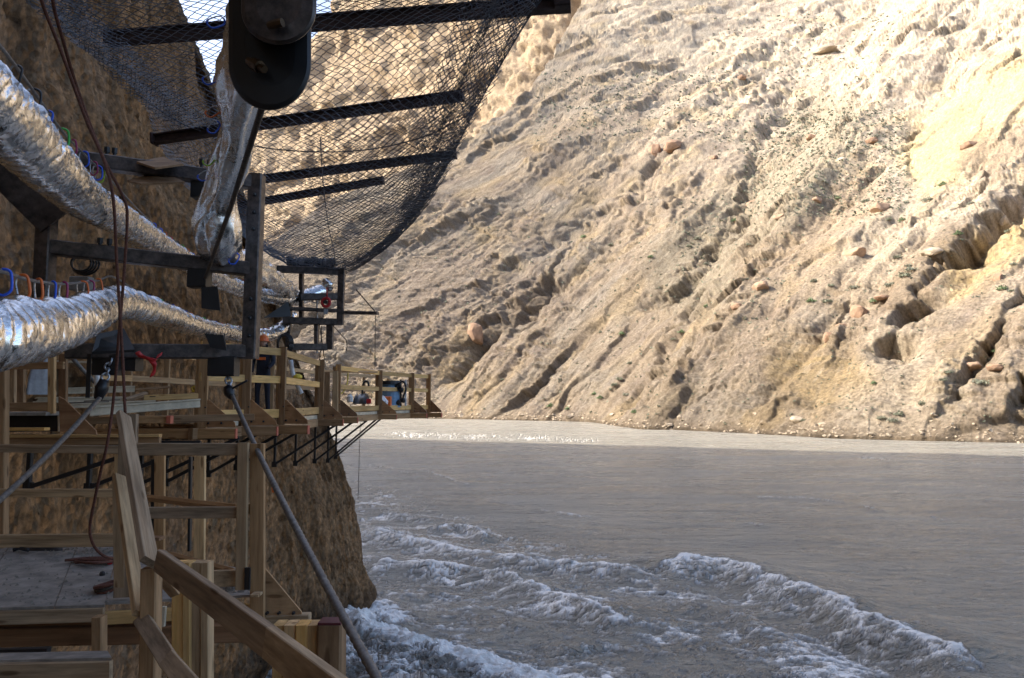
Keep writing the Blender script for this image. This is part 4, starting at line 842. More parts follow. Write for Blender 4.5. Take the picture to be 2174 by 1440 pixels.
lb('beam', P(520, 1316, yr+.12), P(658, 1312, yr+.12), .075, .09, 'grey_wood'); lb('plank_end', P(536, 1262, yr-.05), P(553, 1262, yr-.05), .02, .1, 'grey_wood')
# boards and built-up posts below the deck
# ============================================================ stair handrail in the foreground
st = empty('stair_rail', P(320, 1440, 4.2), 'weathered timber stair handrail descending through the foreground', 'handrail')
def sb(name, a, b, w, t, mat, face=(0, -1, .35)): return bar(name, P(*a), P(*b), w, t, mat, st, face)
sb('handrail', (262, 882, 5.75), (318, 1195, 4.25), .115, .045, 'grey_wood', (.85, -.2, .5)); sb('handrail', (338, 1190, 4.2), (575, 1366, 2.95), .12, .045, 'grey_wood', (-.25, -.8, .1)); sb('handrail', (572, 1364, 2.95), (760, 1512, 2.25), .12, .045, 'grey_wood', (-.25, -.8, .1))
sb('middle_rail', (253, 1012, 5.6), (298, 1305, 4.3), .085, .04, 'grey_wood', (.8, -.5, .4)); sb('middle_rail', (300, 1312, 4.3), (358, 1402, 3.85), .09, .04, 'grey_wood', (.2, -.8, .3)); sb('middle_rail', (356, 1400, 3.85), (440, 1500, 3.3), .09, .04, 'grey_wood', (.2, -.8, .3))
sb('post', (322, 1205, 4.3), (318, 1500, 4.3), .095, .09, 'ply', (0, -1, 0))
sb('brace', (340, 1225, 4.4), (372, 1262, 4.5), .06, .03, 'ply', (0, -1, 0))
bp = empty('timber_post', P(408, 1440, 4.9), 'built-up timber post of four studs under the deck, behind the handrail', 'post')
for x, w, m_, dz in ((384, 26, 'pine', 0), (402, 15, 'pine', -.02), (420, 24, 'stud', .01), (440, 16, 'stud', 0)): bar('stud', P(x, 1192, 4.95+dz), P(x, 1500, 4.95+dz), w*4.9/FPX, .1, m_, bp)
bp = empty('timber_post', P(630, 1440, 3.75), 'built-up timber post of pale studs beside the guy cable, low in front', 'post')
for x, w, m_, dz in ((596, 22, 'pine', .02), (620, 23, 'stud', 0), (645, 23, 'pine', -.01), (667, 21, 'stud', .01)): bar('stud', P(x, 1322, 3.75+dz), P(x-2, 1520, 3.75+dz), w*3.75/FPX, .1, m_, bp)
bar('wide_board', P(705, 1322, 3.72), P(702, 1520, 3.72), .125, .12, 'ply', bp); bar('red_cap', P(680, 1319, 3.72), P(728, 1319, 3.72), .012, .10, 'maroon', bp)
ts = empty('timber_step', P(100, 1440, 4.6), 'grey timber step at the lower left corner', 'step')
plate('tread', [P(-300, 1412, 4.55), P(237, 1400, 4.45), P(228, 1385, 4.75), P(-300, 1396, 4.85)], .02, 'dusty', ts, (0, 0, 1)); bar('riser', P(-300, 1440, 4.5), P(236, 1425, 4.45), .125, .04, 'grey_wood', ts)
dk = tag(bar('steel_channel', P(-200, 1388, 5.2), P(104, 1380, 5.2), .035, .05, 'dark'), 'dark steel channel lying below the lower deck', 'channel')
# things on the lower deck
rc = empty('rope_pile', G(195, 1190), 'pile of rust-brown rope against the toe board', 'rope')
rp = random.Random(4)
for k in range(4):
    tube('rope_loop', crom([G(140+rp.uniform(-3, 3), 1190, ZD+.03), G(170, 1186+k, ZD+.03), G(215, 1184+k*2, ZD+.04), G(248, 1186+k, ZD+.03), G(240, 1192, ZD+.03), G(200, 1193+k, ZD+.02+.01*k), G(160, 1195-k, ZD+.03)], 5), .013, 'rope', rc, 6)
oh = empty('hose_coil', G(228, 1246), 'small coil of orange-brown hose beside the corner post', 'hose')
c_ = G(232, 1246, ZD+.03)
for k in range(3): tube('hose_loop', [c_+Vector((math.cos(t)*(.075+.01*k), math.sin(t)*(.12+.012*k), .012*k+.02*math.sin(t+k))) for t in np.linspace(0, 2*math.pi, 18)], .014, 'cable_dark' if k == 1 else 'rope', oh, 6)
bg_ = empty('black_bag', G(90, 1163), 'flat black bag lying at the back of the lower deck', 'bag')
def blanket(name, pts, h, mat, par, seed=0, n=14):
    """a soft flat-topped lump over a quad of ground points"""
    p = [Vector(q) for q in pts]; v = []; f = []
    for j in range(n+1):
        for i in range(n+1):
            u, w = i/n, j/n; q = p[0].lerp(p[1], u).lerp(p[3].lerp(p[2], u), w); e_ = min(1, 4*min(u, 1-u, w, 1-w))**.6
            q.z += h*e_*(1+.5*float(noise(u*4+seed, w*3+seed))); v.append(q)
    for j in range(n):
        for i in range(n): a = j*(n+1)+i; f.append((a, a+1, a+n+2, a+n+1))
    return mesh_obj(name, v, f, mat, par, True)
blanket('bag_body', [G(50, 1170), G(134, 1170), G(130, 1157), G(60, 1157)], .05, 'black', bg_, 2); tube('bag_strap', [G(60, 1168, ZD+.05), G(40, 1164, ZD+.03), G(28, 1168, ZD+.02)], .02, 'black', bg_, 6)
for (x, y, mt, lb_) in ((233, 1198, 'red', 'small red cap lying by the rope pile'), (217, 1222, 'dark', 'small dark stone on the deck dust')):
    p = G(x, y, ZD+.0); tag(lathe('cap' if mt == 'red' else 'pebble', p, p+Vector((0, 0, .04)), [(0, .022), (.5, .026), (.9, .016), (1, .004)], mt, None, 8), lb_, 'cap' if mt == 'red' else 'stone')
v, f = [], []
for k in range(420):
    x, y = rp.choice([(rp.gauss(200, 60), rp.gauss(1172, 8)), (rp.gauss(490, 40), rp.gauss(1250, 6)), (rp.uniform(0, 240), rp.uniform(1170, 1285))])
    if x > 245 and x < 330: continue
    p = G(x, y, ZD); s_ = rp.uniform(.006, .018); b_ = len(v)
    v += [p+Vector((s_, 0, 0)), p+Vector((-s_*.6, s_*.9, 0)), p+Vector((-s_*.6, -s_*.9, 0)), p+Vector((0, 0, s_*1.2))]; f += [(b_, b_+1, b_+3), (b_+1, b_+2, b_+3), (b_+2, b_, b_+3)]
tag(mesh_obj('gravel', v, f, plain_mat('deck_grit', (.22, .19, .15), .95)), 'loose grit scattered on the lower deck', 'gravel', None, 'stuff')

# ============================================================ walkway along the cliff
ZW, ZR = 7.70, 8.90
def wk(name, a, b, w, t, mat, par, face=(0, -1, 0)): return bar(name, a, b, w, t, mat, par, face)
def walkway(name, outer, inner, label, rails=True, near=False, mats=('pine', 'stud')):
    """outer/inner: plan polylines (x, y) of the two edges, same count; posts at each outer point"""
    e = empty(name, (outer[0][0], outer[0][1], ZW), label, 'walkway')
    for i in range(len(outer)-1):
        o0, o1, i0, i1 = (Vector((*p, ZW)) for p in (outer[i], outer[i+1], inner[i], inner[i+1]))
        # deck planks run across
        ln = (o1-o0).length; n_ = max(2, int(ln/.29))
        for k in range(n_):
            a, b = (k+.03)/n_, (k+.97)/n_
            plate('deck_board', [Vector((p.x, p.y, ZW-.02)) for p in (o0.lerp(o1, a), o0.lerp(o1, b), i0.lerp(i1, b), i0.lerp(i1, a))], .035, 'ply' if (k+i) % 3 else 'grey_wood', e, (0, 0, 1))
        out = (o0-i0).normalized(); d = (o1-o0).normalized(); fc = Vector((d.y, -d.x, 0))
        # edge beam, pale alloy joist, toe board, rails
        z = lambda p, h: Vector((p.x, p.y, h))
        wk('edge_beam', z(o0, 7.50)-d*.12+out*.02, z(o1, 7.50)+d*.06+out*.02, .17, .09, 'ply', e, fc)
        wk('alloy_joist', z(o0, 7.635)+out*.03+d*.1, z(o1, 7.635)+out*.03-d*.1, .085, .05, 'white_alu', e, fc)
        wk('toe_board', z(o0, 7.78)+out*.06+d*.02, z(o1, 7.78)+out*.06-d*.02, .15, .04, mats[0], e, fc)
        for h in (8.37, 8.86): wk('rail', z(o0, h)+out*.06-d*.03, z(o1, h)+out*.06+d*.0, .125, .04, mats[0], e, fc)
        # far side railing
        for h in (8.37, 8.86): wk('rail', z(i0, h)+out*.1, z(i1, h)+out*.1, .10, .04, mats[1], e, fc)
    n_o = len(outer)
    for i, (o, q) in enumerate(zip(outer, inner)):
        o, q = Vector((*o, 0)), Vector((*q, 0)); out = (o-q).normalized(); d = Vector((-out.y, out.x, 0))
        z = lambda p, h: Vector((p.x, p.y, h))
        wk('post', z(o, 7.58)+out*.10, z(o, 8.95)+out*.10, .14, .05, 'ply', e, d); wk('post', z(o, 7.6)-out*.02+d*.09, z(o, 8.9)-out*.02+d*.09, .09, .04, 'stud', e, d)
        wk('post', z(q, 7.62)+out*.06, z(q, 8.9)+out*.06, .10, .05, 'stud', e, (0, -1, 0))
        # plywood knee gusset out on the joist end, and the joist with its painted end
        b = z(o, 7.60)+out*.10
        gs = plate('gusset', [b, b+out*.52, b+out*.50+Vector((0, 0, .07)), b+out*.09+Vector((0, 0, .42)), b+Vector((0, 0, .42))], .022, 'ply_red', e)
        for bx_, bz_ in ((.10, .06), (.30, .06), (.05, .30)): c9 = b+out*bx_+Vector((0, 0, bz_)); lathe('bolt', c9-d*.03, c9+d*.03, [(0, .012), (.2, .02), (.8, .02), (1, .012)], 'dark', gs, 6)
        jo = wk('joist', z(q, 7.50), z(o, 7.50)+out*.62, .15, .08, 'ply', e, d); wk('joist_end', z(o, 7.50)+out*.62, z(o, 7.50)+out*.635, .15, .08, 'end', jo, d)
    return e
walkway('walkway', [(-4.85, 10.9), (-4.52, 11.8), (-4.15, 12.5), (-4.50, 16.3)], [(-6.55, 10.9), (-6.45, 11.8), (-6.4, 13.0), (-6.5, 16.3)], 'raised timber walkway with pine rails along the cliff, its nearer half')
walkway('walkway', [(-4.62, 18.4), (-4.2, 22.0), (-3.5, 24.2), (-3.05, 25.3)], [(-6.3, 18.4), (-6.0, 22.0), (-5.2, 24.6), (-4.6, 26.0)], 'far end of the timber walkway, holding the blue machine')
e = empty('plywood_screen', P(695, 885, 18.0), 'tall plywood panel where the two walkway halves meet', 'panel'); wk('panel', P(690, 790, 17.6), P(690, 884, 17.6), .24, .03, 'ply', e); wk('panel', P(712, 788, 17.7), P(712, 884, 17.7), .13, .05, 'stud', e); wk('rail', P(685, 788, 17.8), P(800, 790, 21.5), .06, .05, 'ply', e)
# nearer bay, cut by the left edge of the picture
nb = empty('walkway', P(110, 925, 8.4), 'short timber walkway bay beside the cliff, above the lower deck', 'walkway')
def nbx(name, a, b, w, t, mat, face=(0, -1, 0)): return wk(name, P(*a), P(*b), w, t, mat, nb, face)
nbx('post', (111, 752, 8.3), (110, 878, 8.3), .075, .05, 'stud'); nbx('post', (135, 752, 8.5), (134, 862, 8.5), .09, .05, 'ply'); nbx('post', (27, 780, 8.6), (26, 862, 8.6), .075, .05, 'stud'); nbx('post', (45, 780, 8.9), (45, 858, 8.9), .09, .05, 'ply')
nbx('rail', (-60, 778, 8.4), (136, 776, 8.4), .085, .04, 'ply'); nbx('toe_board', (-60, 865, 8.3), (116, 863, 8.3), .10, .04, 'ply'); nbx('deck_board', (-60, 879, 8.5), (132, 878, 8.5), .04, .6, 'dusty')
nbx('alloy_joist', (15, 882, 8.2), (15, 916, 8.2), .02, .05, 'white_alu'); nbx('alloy_joist', (127, 882, 8.2), (127, 916, 8.2), .02, .05, 'white_alu'); nbx('void_shade', (-60, 900, 8.6), (128, 898, 8.6), .20, .03, 'dark'); nbx('cleat', (18, 911, 8.3), (100, 911, 8.3), .035, .1, 'pine')  # dark panel added where only shade fills the void between the joists
plate('gusset', [P(126, 842, 8.15), P(128, 916, 8.15), P(206, 923, 8.15), P(204, 914, 8.15), P(140, 850, 8.15)], .022, 'ply_red', nb)
nbx('ledger', (-60, 926, 8.3), (341, 925, 8.6), .035, .11, 'pine'); nbx('ledger', (-60, 938, 8.35), (340, 936, 8.65), .085, .09, 'ply')
nbx('joist', (290, 891, 9.4), (362, 891, 9.5), .10, .08, 'ply'); nbx('joist_end', (356, 891, 9.45), (365, 891, 9.45), .105, .085, 'end'); nbx('beam', (192, 893, 9.9), (540, 886, 10.6), .10, .09, 'ply')
# timber and pale beams stacked on the boards
pile = [((16, 834, 10.4), (286, 826, 11.2), .075, 'white_alu', 'long pale beam at the back of the stack on the walkway'), ((20, 850, 10.1), (260, 848, 10.8), .06, 'white_alu', 'pale beam lying in the middle of the stack'), ((191, 874, 9.7), (424, 856, 10.5), .105, 'white_alu', 'broad pale beam at the front of the stack, under the guy cable'), ((306, 845, 10.6), (421, 841, 10.9), .085, 'pine', 'fresh pine plank on edge by the walkway post'), ((150, 862, 9.9), (330, 855, 10.4), .05, 'white_alu', 'narrow pale beam between the stack and the front beam'), ((225, 832, 11.2), (360, 822, 12), .03, 'ply', 'thin brown plank at the back of the walkway boards'), ((265, 850, 10.7), (310, 836, 11.2), .06, 'grey_wood', 'short grey block behind the pine plank')]
for a, b, w, mt, lb_ in pile:
    e = empty('stacked_beam' if mt == 'white_alu' else 'plank', P(*a), lb_, 'beam' if mt == 'white_alu' else 'plank'); wb = wk('web', P(*a), P(*b), w, .06, mt, e)
    if mt == 'white_alu':
        up_ = Vector((0, 0, w/2)); wk('flange', P(*a)+up_, P(*b)+up_, .022, .10, mt, wb); wk('flange', P(*a)-up_, P(*b)-up_, .022, .10, mt, wb)
for k, (a, b) in enumerate((((145, 856, 9.6), (232, 853, 9.8)), ((178, 852, 9.7), (255, 849, 9.9)), ((318, 842, 10.4), (330, 842, 10.4)))):
    tag(tube('rebar', [P(*a), P(*b)], .008, 'cable_dark', None, 5), ['dark rod lying on the pale beams, the nearer', 'dark rod lying on the pale beams, behind the nearer', 'stub of dark rod on the pine plank end'][k], 'rod')
tag(tube('conduit', [P(140, 745, 9.5), P(175, 785, 9.7), P(225, 835, 10)], .03, 'cable', None, 8), 'grey pipe leaning diagonally under the frame', 'pipe'); tag(bar('pale_batten', P(95, 767, 10.5), P(292, 772, 10.6), .03, .03, 'white_alu'), 'thin pale batten behind the near walkway bay', 'batten'); tag(tube('white_conduit', [P(206, 786, 8.2), P(206, 818, 8.2)], .03, 'white', None, 8), 'short upright white tube beside the guy cable chain', 'tube')
tp = empty('tarp', P(70, 830, 10.5), 'crumpled grey tarp heaped behind the near walkway bay', 'tarp'); blanket('tarp_sheet', [P(52, 838, 9.6), P(120, 838, 9.9), P(118, 800, 11), P(60, 800, 11)], .35, 'grey', tp, 9)
rb = empty('ribbon', P(320, 770, 7.1), 'red ribbon tied under the frame', 'ribbon')
for q in ([(291, 747, 7.05), (300, 756, 7.0), (316, 762, 7.0), (330, 766, 7.0)], [(340, 750, 7.1), (336, 758, 7.05), (326, 764, 7.0), (318, 762, 7.0)], [(320, 764, 7.0), (328, 775, 7.0), (326, 790, 7.0), (322, 800, 7.0)]):
    pts = pxpath(q, 4); v = []; f = []
    for i, p in enumerate(pts):
        w = .022; tw = .5*math.sin(i*.8); v += [p+Vector((w*math.cos(tw), w*math.sin(tw), w*.5)), p-Vector((w*math.cos(tw), w*math.sin(tw), w*.5))]
        if i: b_ = 2*i; f.append((b_-2, b_-1, b_+1, b_))
    o = mesh_obj('ribbon_tail', v, f, 'red', rb, True); md = o.modifiers.new('thick', 'SOLIDIFY'); md.thickness = .003
# ---- machine and clutter at the far end
mc = empty('pump_unit', P(833, 868, 23.4), 'pale blue tank machine with dark hoses at the end of the walkway', 'machine')
tk = lathe('tank', P(829, 866, 23.4), P(829, 816, 23.4), [(0, .30), (.02, .34), (.85, .34), (.88, .30), (1, .26)], 'tank', mc, 18); lathe('tank_lid', P(829, 816, 23.4), P(829, 809, 23.4), [(0, .38), (1, .36)], 'dark', tk, 18)
for x in (851, 861): wk('mast', P(x, 806, 23.3), P(x, 862, 23.3), .05, .05, 'white' if x > 855 else 'dark', mc)
for (x, y) in ((848, 818), (852, 828), (846, 855), (843, 822), (856, 850)): p = P(x, y, 23.2); lathe('valve', p-Vector((.07, 0, 0)), p+Vector((.07, 0, 0)), [(0, .05), (.3, .09), (.7, .09), (1, .05)], 'dark', mc, 8)
tube('hose', pxpath([(845, 815, 23.1), (856, 810, 23.1), (862, 825, 23.1), (855, 845, 23.1)], 5), .03, 'dark', mc, 6)
tag(box('orange_crate', P(822, 852, 22.6), (.24, .3, .3), 'orange'), 'orange crate in front of the blue tank', 'crate'); e = empty('white_sack', P(811, 858, 22.4), 'white pointed sack beside the orange crate', 'sack'); lathe('sack_body', P(811, 858, 22.4), P(813, 840, 22.4), [(0, .18), (.4, .19), (.75, .09), (1, .03)], 'white', e, 9)
e = empty('toolbox', P(770, 855, 21.0), 'dark tool bag with a red end on the walkway', 'bag'); blanket('bag_body', [P(748, 858, 20.8), P(786, 858, 20.8), P(786, 852, 22), P(750, 852, 22)], .25, 'black', e, 5); box('red_end', P(783, 852, 20.7), (.12, .1, .14), 'red', e)
e = empty('jug', P(743, 853, 20.6), 'white jug standing on the walkway by the dark bag', 'jug'); lathe('jug_body', P(743, 854, 20.6), P(743, 836, 20.6), [(0, .08), (.1, .09), (.65, .09), (.85, .04), (1, .04)], 'white', e, 10)
e = empty('steering_handle', P(776, 826, 21.5), 'black bent handle showing above the middle rail', 'handle'); tube('handle_rod', pxpath([(769, 845, 21.5), (770, 818, 21.5), (778, 809, 21.5), (783, 818, 21.5), (776, 826, 21.5)], 4), .03, 'dark', e, 6)
tag(tube('yellow_rope', pxpath([(739, 790, 20.4), (737, 815, 20.3), (728, 833, 20.2), (716, 838, 20), (706, 828, 19.8)], 5), .018, 'yellow', None, 6), 'yellow rope looped over the railing', 'rope')
tag(tube('white_hose', pxpath([(617, 765, 15.0), (622, 795, 15.0), (632, 820, 15.0), (640, 836, 15.0)], 5), .05, 'white', None, 8), 'thick white hose slanting behind the pine rails', 'hose')
e = empty('yellow_bundle', P(416, 826, 11), 'tangle of yellow rope by the walkway post', 'rope')
for k in range(3): tube('rope_loop', [P(416+rp.uniform(-2, 2), 826, 11)+Vector((math.cos(t)*.06, .02*k, math.sin(t*(1+.2*k))*.045)) for t in np.linspace(0, 6.2, 12)], .012, 'yellow', e, 5)
e = empty('yellow_bag', P(632, 800, 14.6), 'yellow bag hung on the rail post', 'bag'); lathe('bag_body', P(632, 806, 14.6), P(632, 794, 14.6), [(0, .04), (.3, .10), (.7, .09), (1, .03)], 'yellow', e, 9)
e = empty('cable_coil', P(603, 740, 17.2), 'coil of black cables by the far frame', 'cable')
for k in range(4): tube('cable_loop', [P(603, 730, 17.2)+Vector((math.cos(t)*(.14+.02*k), .03*k, math.sin(t)*(.2+.02*k))) for t in np.linspace(0, 6.3, 16)], .018, 'black', e, 5)
e = empty('cable_coil', P(172, 560, 8.2), 'coil of black cable on the cliff behind the frame', 'cable')
for k in range(4): tube('cable_loop', [P(172, 558, 8.2)+Vector((math.cos(t)*(.12+.015*k), .03*k, math.sin(t)*(.10+.01*k))) for t in np.linspace(0, 6.3, 16)], .012, 'black', e, 5)
e = empty('junction_box', P(173, 603, 7.6), 'grey junction box behind the orange carabiners', 'box'); box('box_body', P(173, 603, 7.6), (.20, .12, .15), 'grey', e); box('box_cover', P(173, 603, 7.52), (.17, .02, .12), 'grey', e)
# ---- steel brackets under the walkway, one by one
BR = [(60, 1035, 9.3), (188, 1036, 10.2), (298, 1028, 11.6), (352, 1024, 12.6), (442, 1006, 14.6), (502, 992, 16.2), (583, 986, 18.2), (627, 984, 19.8), (668, 979, 21.6), (696, 978, 23.2), (713, 970, 24.6)]
for i, (x, y, d) in enumerate(BR):
    b_ = P(x, y, d); tz = 7.40; e = empty('bracket', b_, f'black triangular steel bracket under the walkway, {ORD[i]} from the near end', 'bracket', 'brackets under the walkway')
    top = Vector((b_.x, b_.y, tz)); outp = Vector((min(b_.x+1.55, -4.4 if d < 18 else -3.4), b_.y+.05, tz))
    wk('upright', b_, top, .06, .06, 'dark', e); wk('strut', b_, outp, .055, .055, 'dark', e); wk('arm', top, outp, .06, .06, 'dark', e); box('foot_plate', b_, (.12, .05, .14), 'dark', e)
tag(bar('flag_tape', P(579, 1030, 19.0), P(580, 1046, 19.0), .07, .01, 'orange'), 'orange marker on the cliff face below the walkway', 'marker')
# ============================================================ worker on the walkway
def person():
    base = P(557, 851, 15.6); base.z = ZW; e = empty('person', base, 'person in dark clothes and orange hard hat standing behind the pine rails', 'person')
    bm = bmesh.new(); J = {'pel': (0, 0, .92), 'waist': (0, .01, 1.08), 'chest': (0, .02, 1.30), 'neck': (0, .0, 1.46), 'head': (0, -.03, 1.53), 'crown': (0, -.03, 1.66), 'shl': (-.18, .01, 1.40), 'ell': (-.23, -.02, 1.13), 'hal': (-.20, -.14, .92), 'shr': (.18, .01, 1.40), 'elr': (.24, -.05, 1.14), 'har': (.16, -.20, 1.00), 'hpl': (-.09, 0, .88), 'knl': (-.11, -.03, .48), 'anl': (-.11, .02, .08), 'tol': (-.12, -.14, .04), 'hpr': (.09, 0, .88), 'knr': (.11, -.02, .48), 'anr': (.12, .03, .08), 'tor': (.13, -.13, .04)}
    R_ = {'pel': .15, 'waist': .14, 'chest': .17, 'neck': .06, 'head': .085, 'crown': .08, 'shl': .08, 'ell': .055, 'hal': .045, 'shr': .08, 'elr': .055, 'har': .045, 'hpl': .10, 'knl': .07, 'anl': .055, 'tol': .04, 'hpr': .10, 'knr': .07, 'anr': .055, 'tor': .04}
    E = 'pel-waist waist-chest chest-neck neck-head head-crown chest-shl shl-ell ell-hal chest-shr shr-elr elr-har pel-hpl hpl-knl knl-anl anl-tol pel-hpr hpr-knr knr-anr anr-tor'.split()
    nm = list(J); me = bpy.data.meshes.new('body'); me.from_pydata([J[k] for k in nm], [tuple(nm.index(q) for q in ed.split('-')) for ed in E], [])
    o = bpy.data.objects.new('body', me); o.location = base; link(o, e); md = o.modifiers.new('skin', 'SKIN'); me.materials.append(M['navy'])
    for k, sv in zip(nm, me.skin_vertices[0].data): sv.radius = (R_[k], R_[k]*.85); sv.use_root = (k == 'pel')
    s_ = o.modifiers.new('sub', 'SUBSURF'); s_.levels = s_.render_levels = 2
    hd = base+Vector((0, -.03, 1.50)); lathe('face', hd+Vector((0, -.03, 0)), hd+Vector((0, -.03, .13)), [(0, .05), (.3, .078), (.7, .085), (1, .07)], 'skin', e, 12)
    lathe('hard_hat', hd+Vector((0, -.02, .10)), hd+Vector((0, -.01, .27)), [(0, .15), (.05, .15), (.08, .115), (.4, .112), (.75, .08), (1, .01)], 'orange', e, 16)
    bar('vest_stripe', base+Vector((-.10, -.165, 1.22)), base+Vector((.10, -.165, 1.22)), .06, .02, 'orange', e)
person()
# ============================================================ boulders and shrubs on the hillside
_hp = np.stack(pix(HV[..., 0], HV[..., 1], HV[..., 2]), -1); _vis = HV.reshape(-1, 3); _hpf = _hp.reshape(-1, 2)
def hill(x, y):
    i = int(np.argmin((_hpf[:, 0]-x)**2+(_hpf[:, 1]-y)**2)); return Vector(_vis[i]), HV[i//HV.shape[1], i % HV.shape[1]]
def rock_mesh(name, seed, c0, c1, rough=.28):
    bm = bmesh.new(); bmesh.ops.create_icosphere(bm, subdivisions=3, radius=1.0); rg = np.random.default_rng(seed)
    pl = [(Vector(rg.normal(size=3)).normalized(), rg.uniform(.48, .85)) for _ in range(14)]
    for v in bm.verts:
        p = v.co.copy()
        for n_, d_ in pl:
            k = p.dot(n_)
            if k > d_: p -= n_*(k-d_)*.9
        p *= 1+rough*.4*float(noise(p.x*2+seed, p.y*2+p.z*1.7)); v.co = p
    me = bpy.data.meshes.new(name); bm.to_mesh(me); bm.free()
    m, n, b = newmat(name+'_stone'); t = ntex(n, coords(n), 2.5, 8, .7); n.links.new(ramp(n, t, [(.3, c0), (.7, c1)]), b.inputs['Base Color']); b.inputs['Roughness'].default_value = .95; bump(n, t, .6, .12, b)
    me.materials.append(m); return me
RM = [rock_mesh('boulder', 3, (.20, .125, .08), (.36, .235, .155)), rock_mesh('boulder', 8, (.24, .155, .10), (.42, .29, .195)), rock_mesh('boulder', 14, (.27, .22, .16), (.48, .40, .30))]
BO = [(1828, 650, 28, 34, 0, 'large round rust-red boulder on the ridge above the dark gully'), (1758, 706, 18, 20, 0, 'round rust-red boulder below the largest boulder'), (1815, 527, 34, 26, 1, 'broad orange-red boulder high on the brown slope'), (1870, 432, 28, 26, 1, 'angular orange boulder in the bushes above the brown slope'), (1616, 597, 26, 28, 1, 'orange boulder on the tan rib near the middle gully'), (1567, 645, 20, 14, 0, 'low rust boulder beneath the tan rib'), (1425, 305, 34, 22, 0, 'broad dark red boulder capping an outcrop'), (1388, 308, 18, 26, 0, 'narrow dark red boulder left of the broad capping one'), (1788, 687, 18, 11, 1, 'small pale orange boulder between the two round boulders'), (2058, 770, 28, 20, 1, 'pinkish boulder low on the right slope'), (2112, 775, 24, 14, 0, 'flat rust boulder at the right, near the water'), (1595, 430, 26, 12, 0, 'flat rust slab on the shrubby slope'), (1655, 455, 18, 14, 1, 'orange stone at the foot of the shrubby slope'), (1735, 418, 18, 14, 1, 'orange stone in the middle of the shrubby slope'), (1725, 287, 18, 11, 0, 'rust stone on the upper shrubby slope'), (1850, 295, 20, 14, 0, 'rust slab on the crest beside the dark cleft'), (1785, 335, 16, 13, 2, 'tan stone among the upper shrubs'), (2055, 302, 24, 15, 0, 'rust boulder at the top of the brown bluff'), (2120, 580, 14, 20, 0, 'upright rust boulder at the right edge slope'), (1695, 885, 20, 13, 2, 'pale boulder at the mouth of the hollow by the water'), (1870, 630, 24, 9, 0, 'dark rust slab beside the largest boulder'), (1745, 103, 40, 14, 2, 'brown ledge rock on the bright upper slope'), (1575, 160, 14, 10, 0, 'small rust stone on the bright slope'), (1515, 330, 16, 10, 0, 'small rust stone beside the capped outcrop'), (1325, 908, 16, 5, 2, 'dark low rock at the waterline'), (1010, 690, 26, 40, 0, 'tall rust-brown pinnacle rock on the lower left slope'), (1975, 530, 30, 16, 2, 'pale tan rock on the right bank of the brown slope'), (2130, 465, 12, 18, 2, 'white stone at the head of the dark gully')]
for i, (x, y, rx_, ry_, k, lb_) in enumerate(BO):
    p, _ = hill(x, y+ry_*.5); s_ = p.y/FPX*.85; p.z -= ry_*s_*.12; o = bpy.data.objects.new('boulder', RM[k]); o.location = p; o.scale = (rx_*s_*1.0, rx_*s_*.9, ry_*s_*1.0); o.rotation_euler = (0, 0, i*1.3); link(o); tag(o, lb_, 'boulder', 'boulders on the hillside')
# shrubs: leafy clumps
def shrub_mesh(seed, n_, c0, c1):
    rg = np.random.default_rng(seed); v, f = [], []
    for k in range(n_):
        d = rg.normal(size=3); d /= np.linalg.norm(d); d[2] = abs(d[2])*.8; r = rg.uniform(.45, 1.0)*(1+.25*math.sin(5*d[0]+seed)); c = d*r
        a = rg.normal(size=3); a /= np.linalg.norm(a); b_ = np.cross(a, rg.normal(size=3)); b_ /= np.linalg.norm(b_); s_ = rg.uniform(.10, .22); i = len(v)
        v += [tuple(c+a*s_), tuple(c+b_*s_*.5), tuple(c-a*s_), tuple(c-b_*s_*.5)]; f.append((i, i+1, i+2, i+3))
    me = bpy.data.meshes.new('leaves'); me.from_pydata(v, [], f); m, n, b = newmat('sage_leaves'); t = ntex(n, coords(n), 3, 4); n.links.new(ramp(n, t, [(.3, c0), (.7, c1)]), b.inputs['Base Color']); b.inputs['Roughness'].default_value = .8; me.materials.append(m); return me
SH = [shrub_mesh(1, 260, (.13, .145, .10), (.23, .25, .18)), shrub_mesh(2, 260, (.10, .15, .075), (.19, .26, .13)), shrub_mesh(5, 240, (.15, .16, .12), (.26, .27, .2))]
v, f = sweep([Vector((0, 0, -.3)), Vector((.05, .02, .1)), Vector((.0, .08, .5))], [.08, .06, .03], 5); SM = bpy.data.meshes.new('stem'); SM.from_pydata([tuple(q) for q in v], [], f); SM.materials.append(M['ply'])
SP = [(2035, 497, 12), (1970, 425, 13), (2002, 392, 11), (2062, 432, 10), (1838, 427, 11), (1887, 465, 9), (1915, 468, 10), (1922, 586, 16), (1888, 605, 12), (1935, 575, 14), (1813, 612, 13), (1855, 640, 12), (1722, 640, 12), (1756, 640, 12), (1728, 595, 10), (1765, 605, 9), (1930, 563, 8), (2040, 510, 8), (2127, 612, 13), (2145, 617, 8), (1905, 545, 10), (2012, 790, 10), (2080, 815, 18), (2002, 806, 9), (2095, 763, 8), (2113, 745, 8), (1910, 880, 14), (1895, 893, 12), (1872, 888, 11), (1958, 858, 12), (1705, 893, 8), (1320, 710, 9), (1315, 805, 9), (1305, 817, 8), (1330, 838, 9), (1275, 845, 9), (1262, 835, 8), (1168, 862, 9), (1205, 868, 8), (1240, 503, 8), (1297, 520, 8), (1480, 507, 10), (1462, 522, 8), (1380, 545, 8), (1275, 704, 7), (1337, 770, 8), (1430, 720, 8), (1445, 705, 9), (1500, 650, 9), (1345, 873, 9), (1065, 806, 7), (1060, 455, 7), (1590, 520, 9), (1560, 470, 10), (1500, 560, 8), (2140, 490, 9), (2150, 560, 9), (1855, 812, 8), (1780, 420, 9)]
_cnt = {}
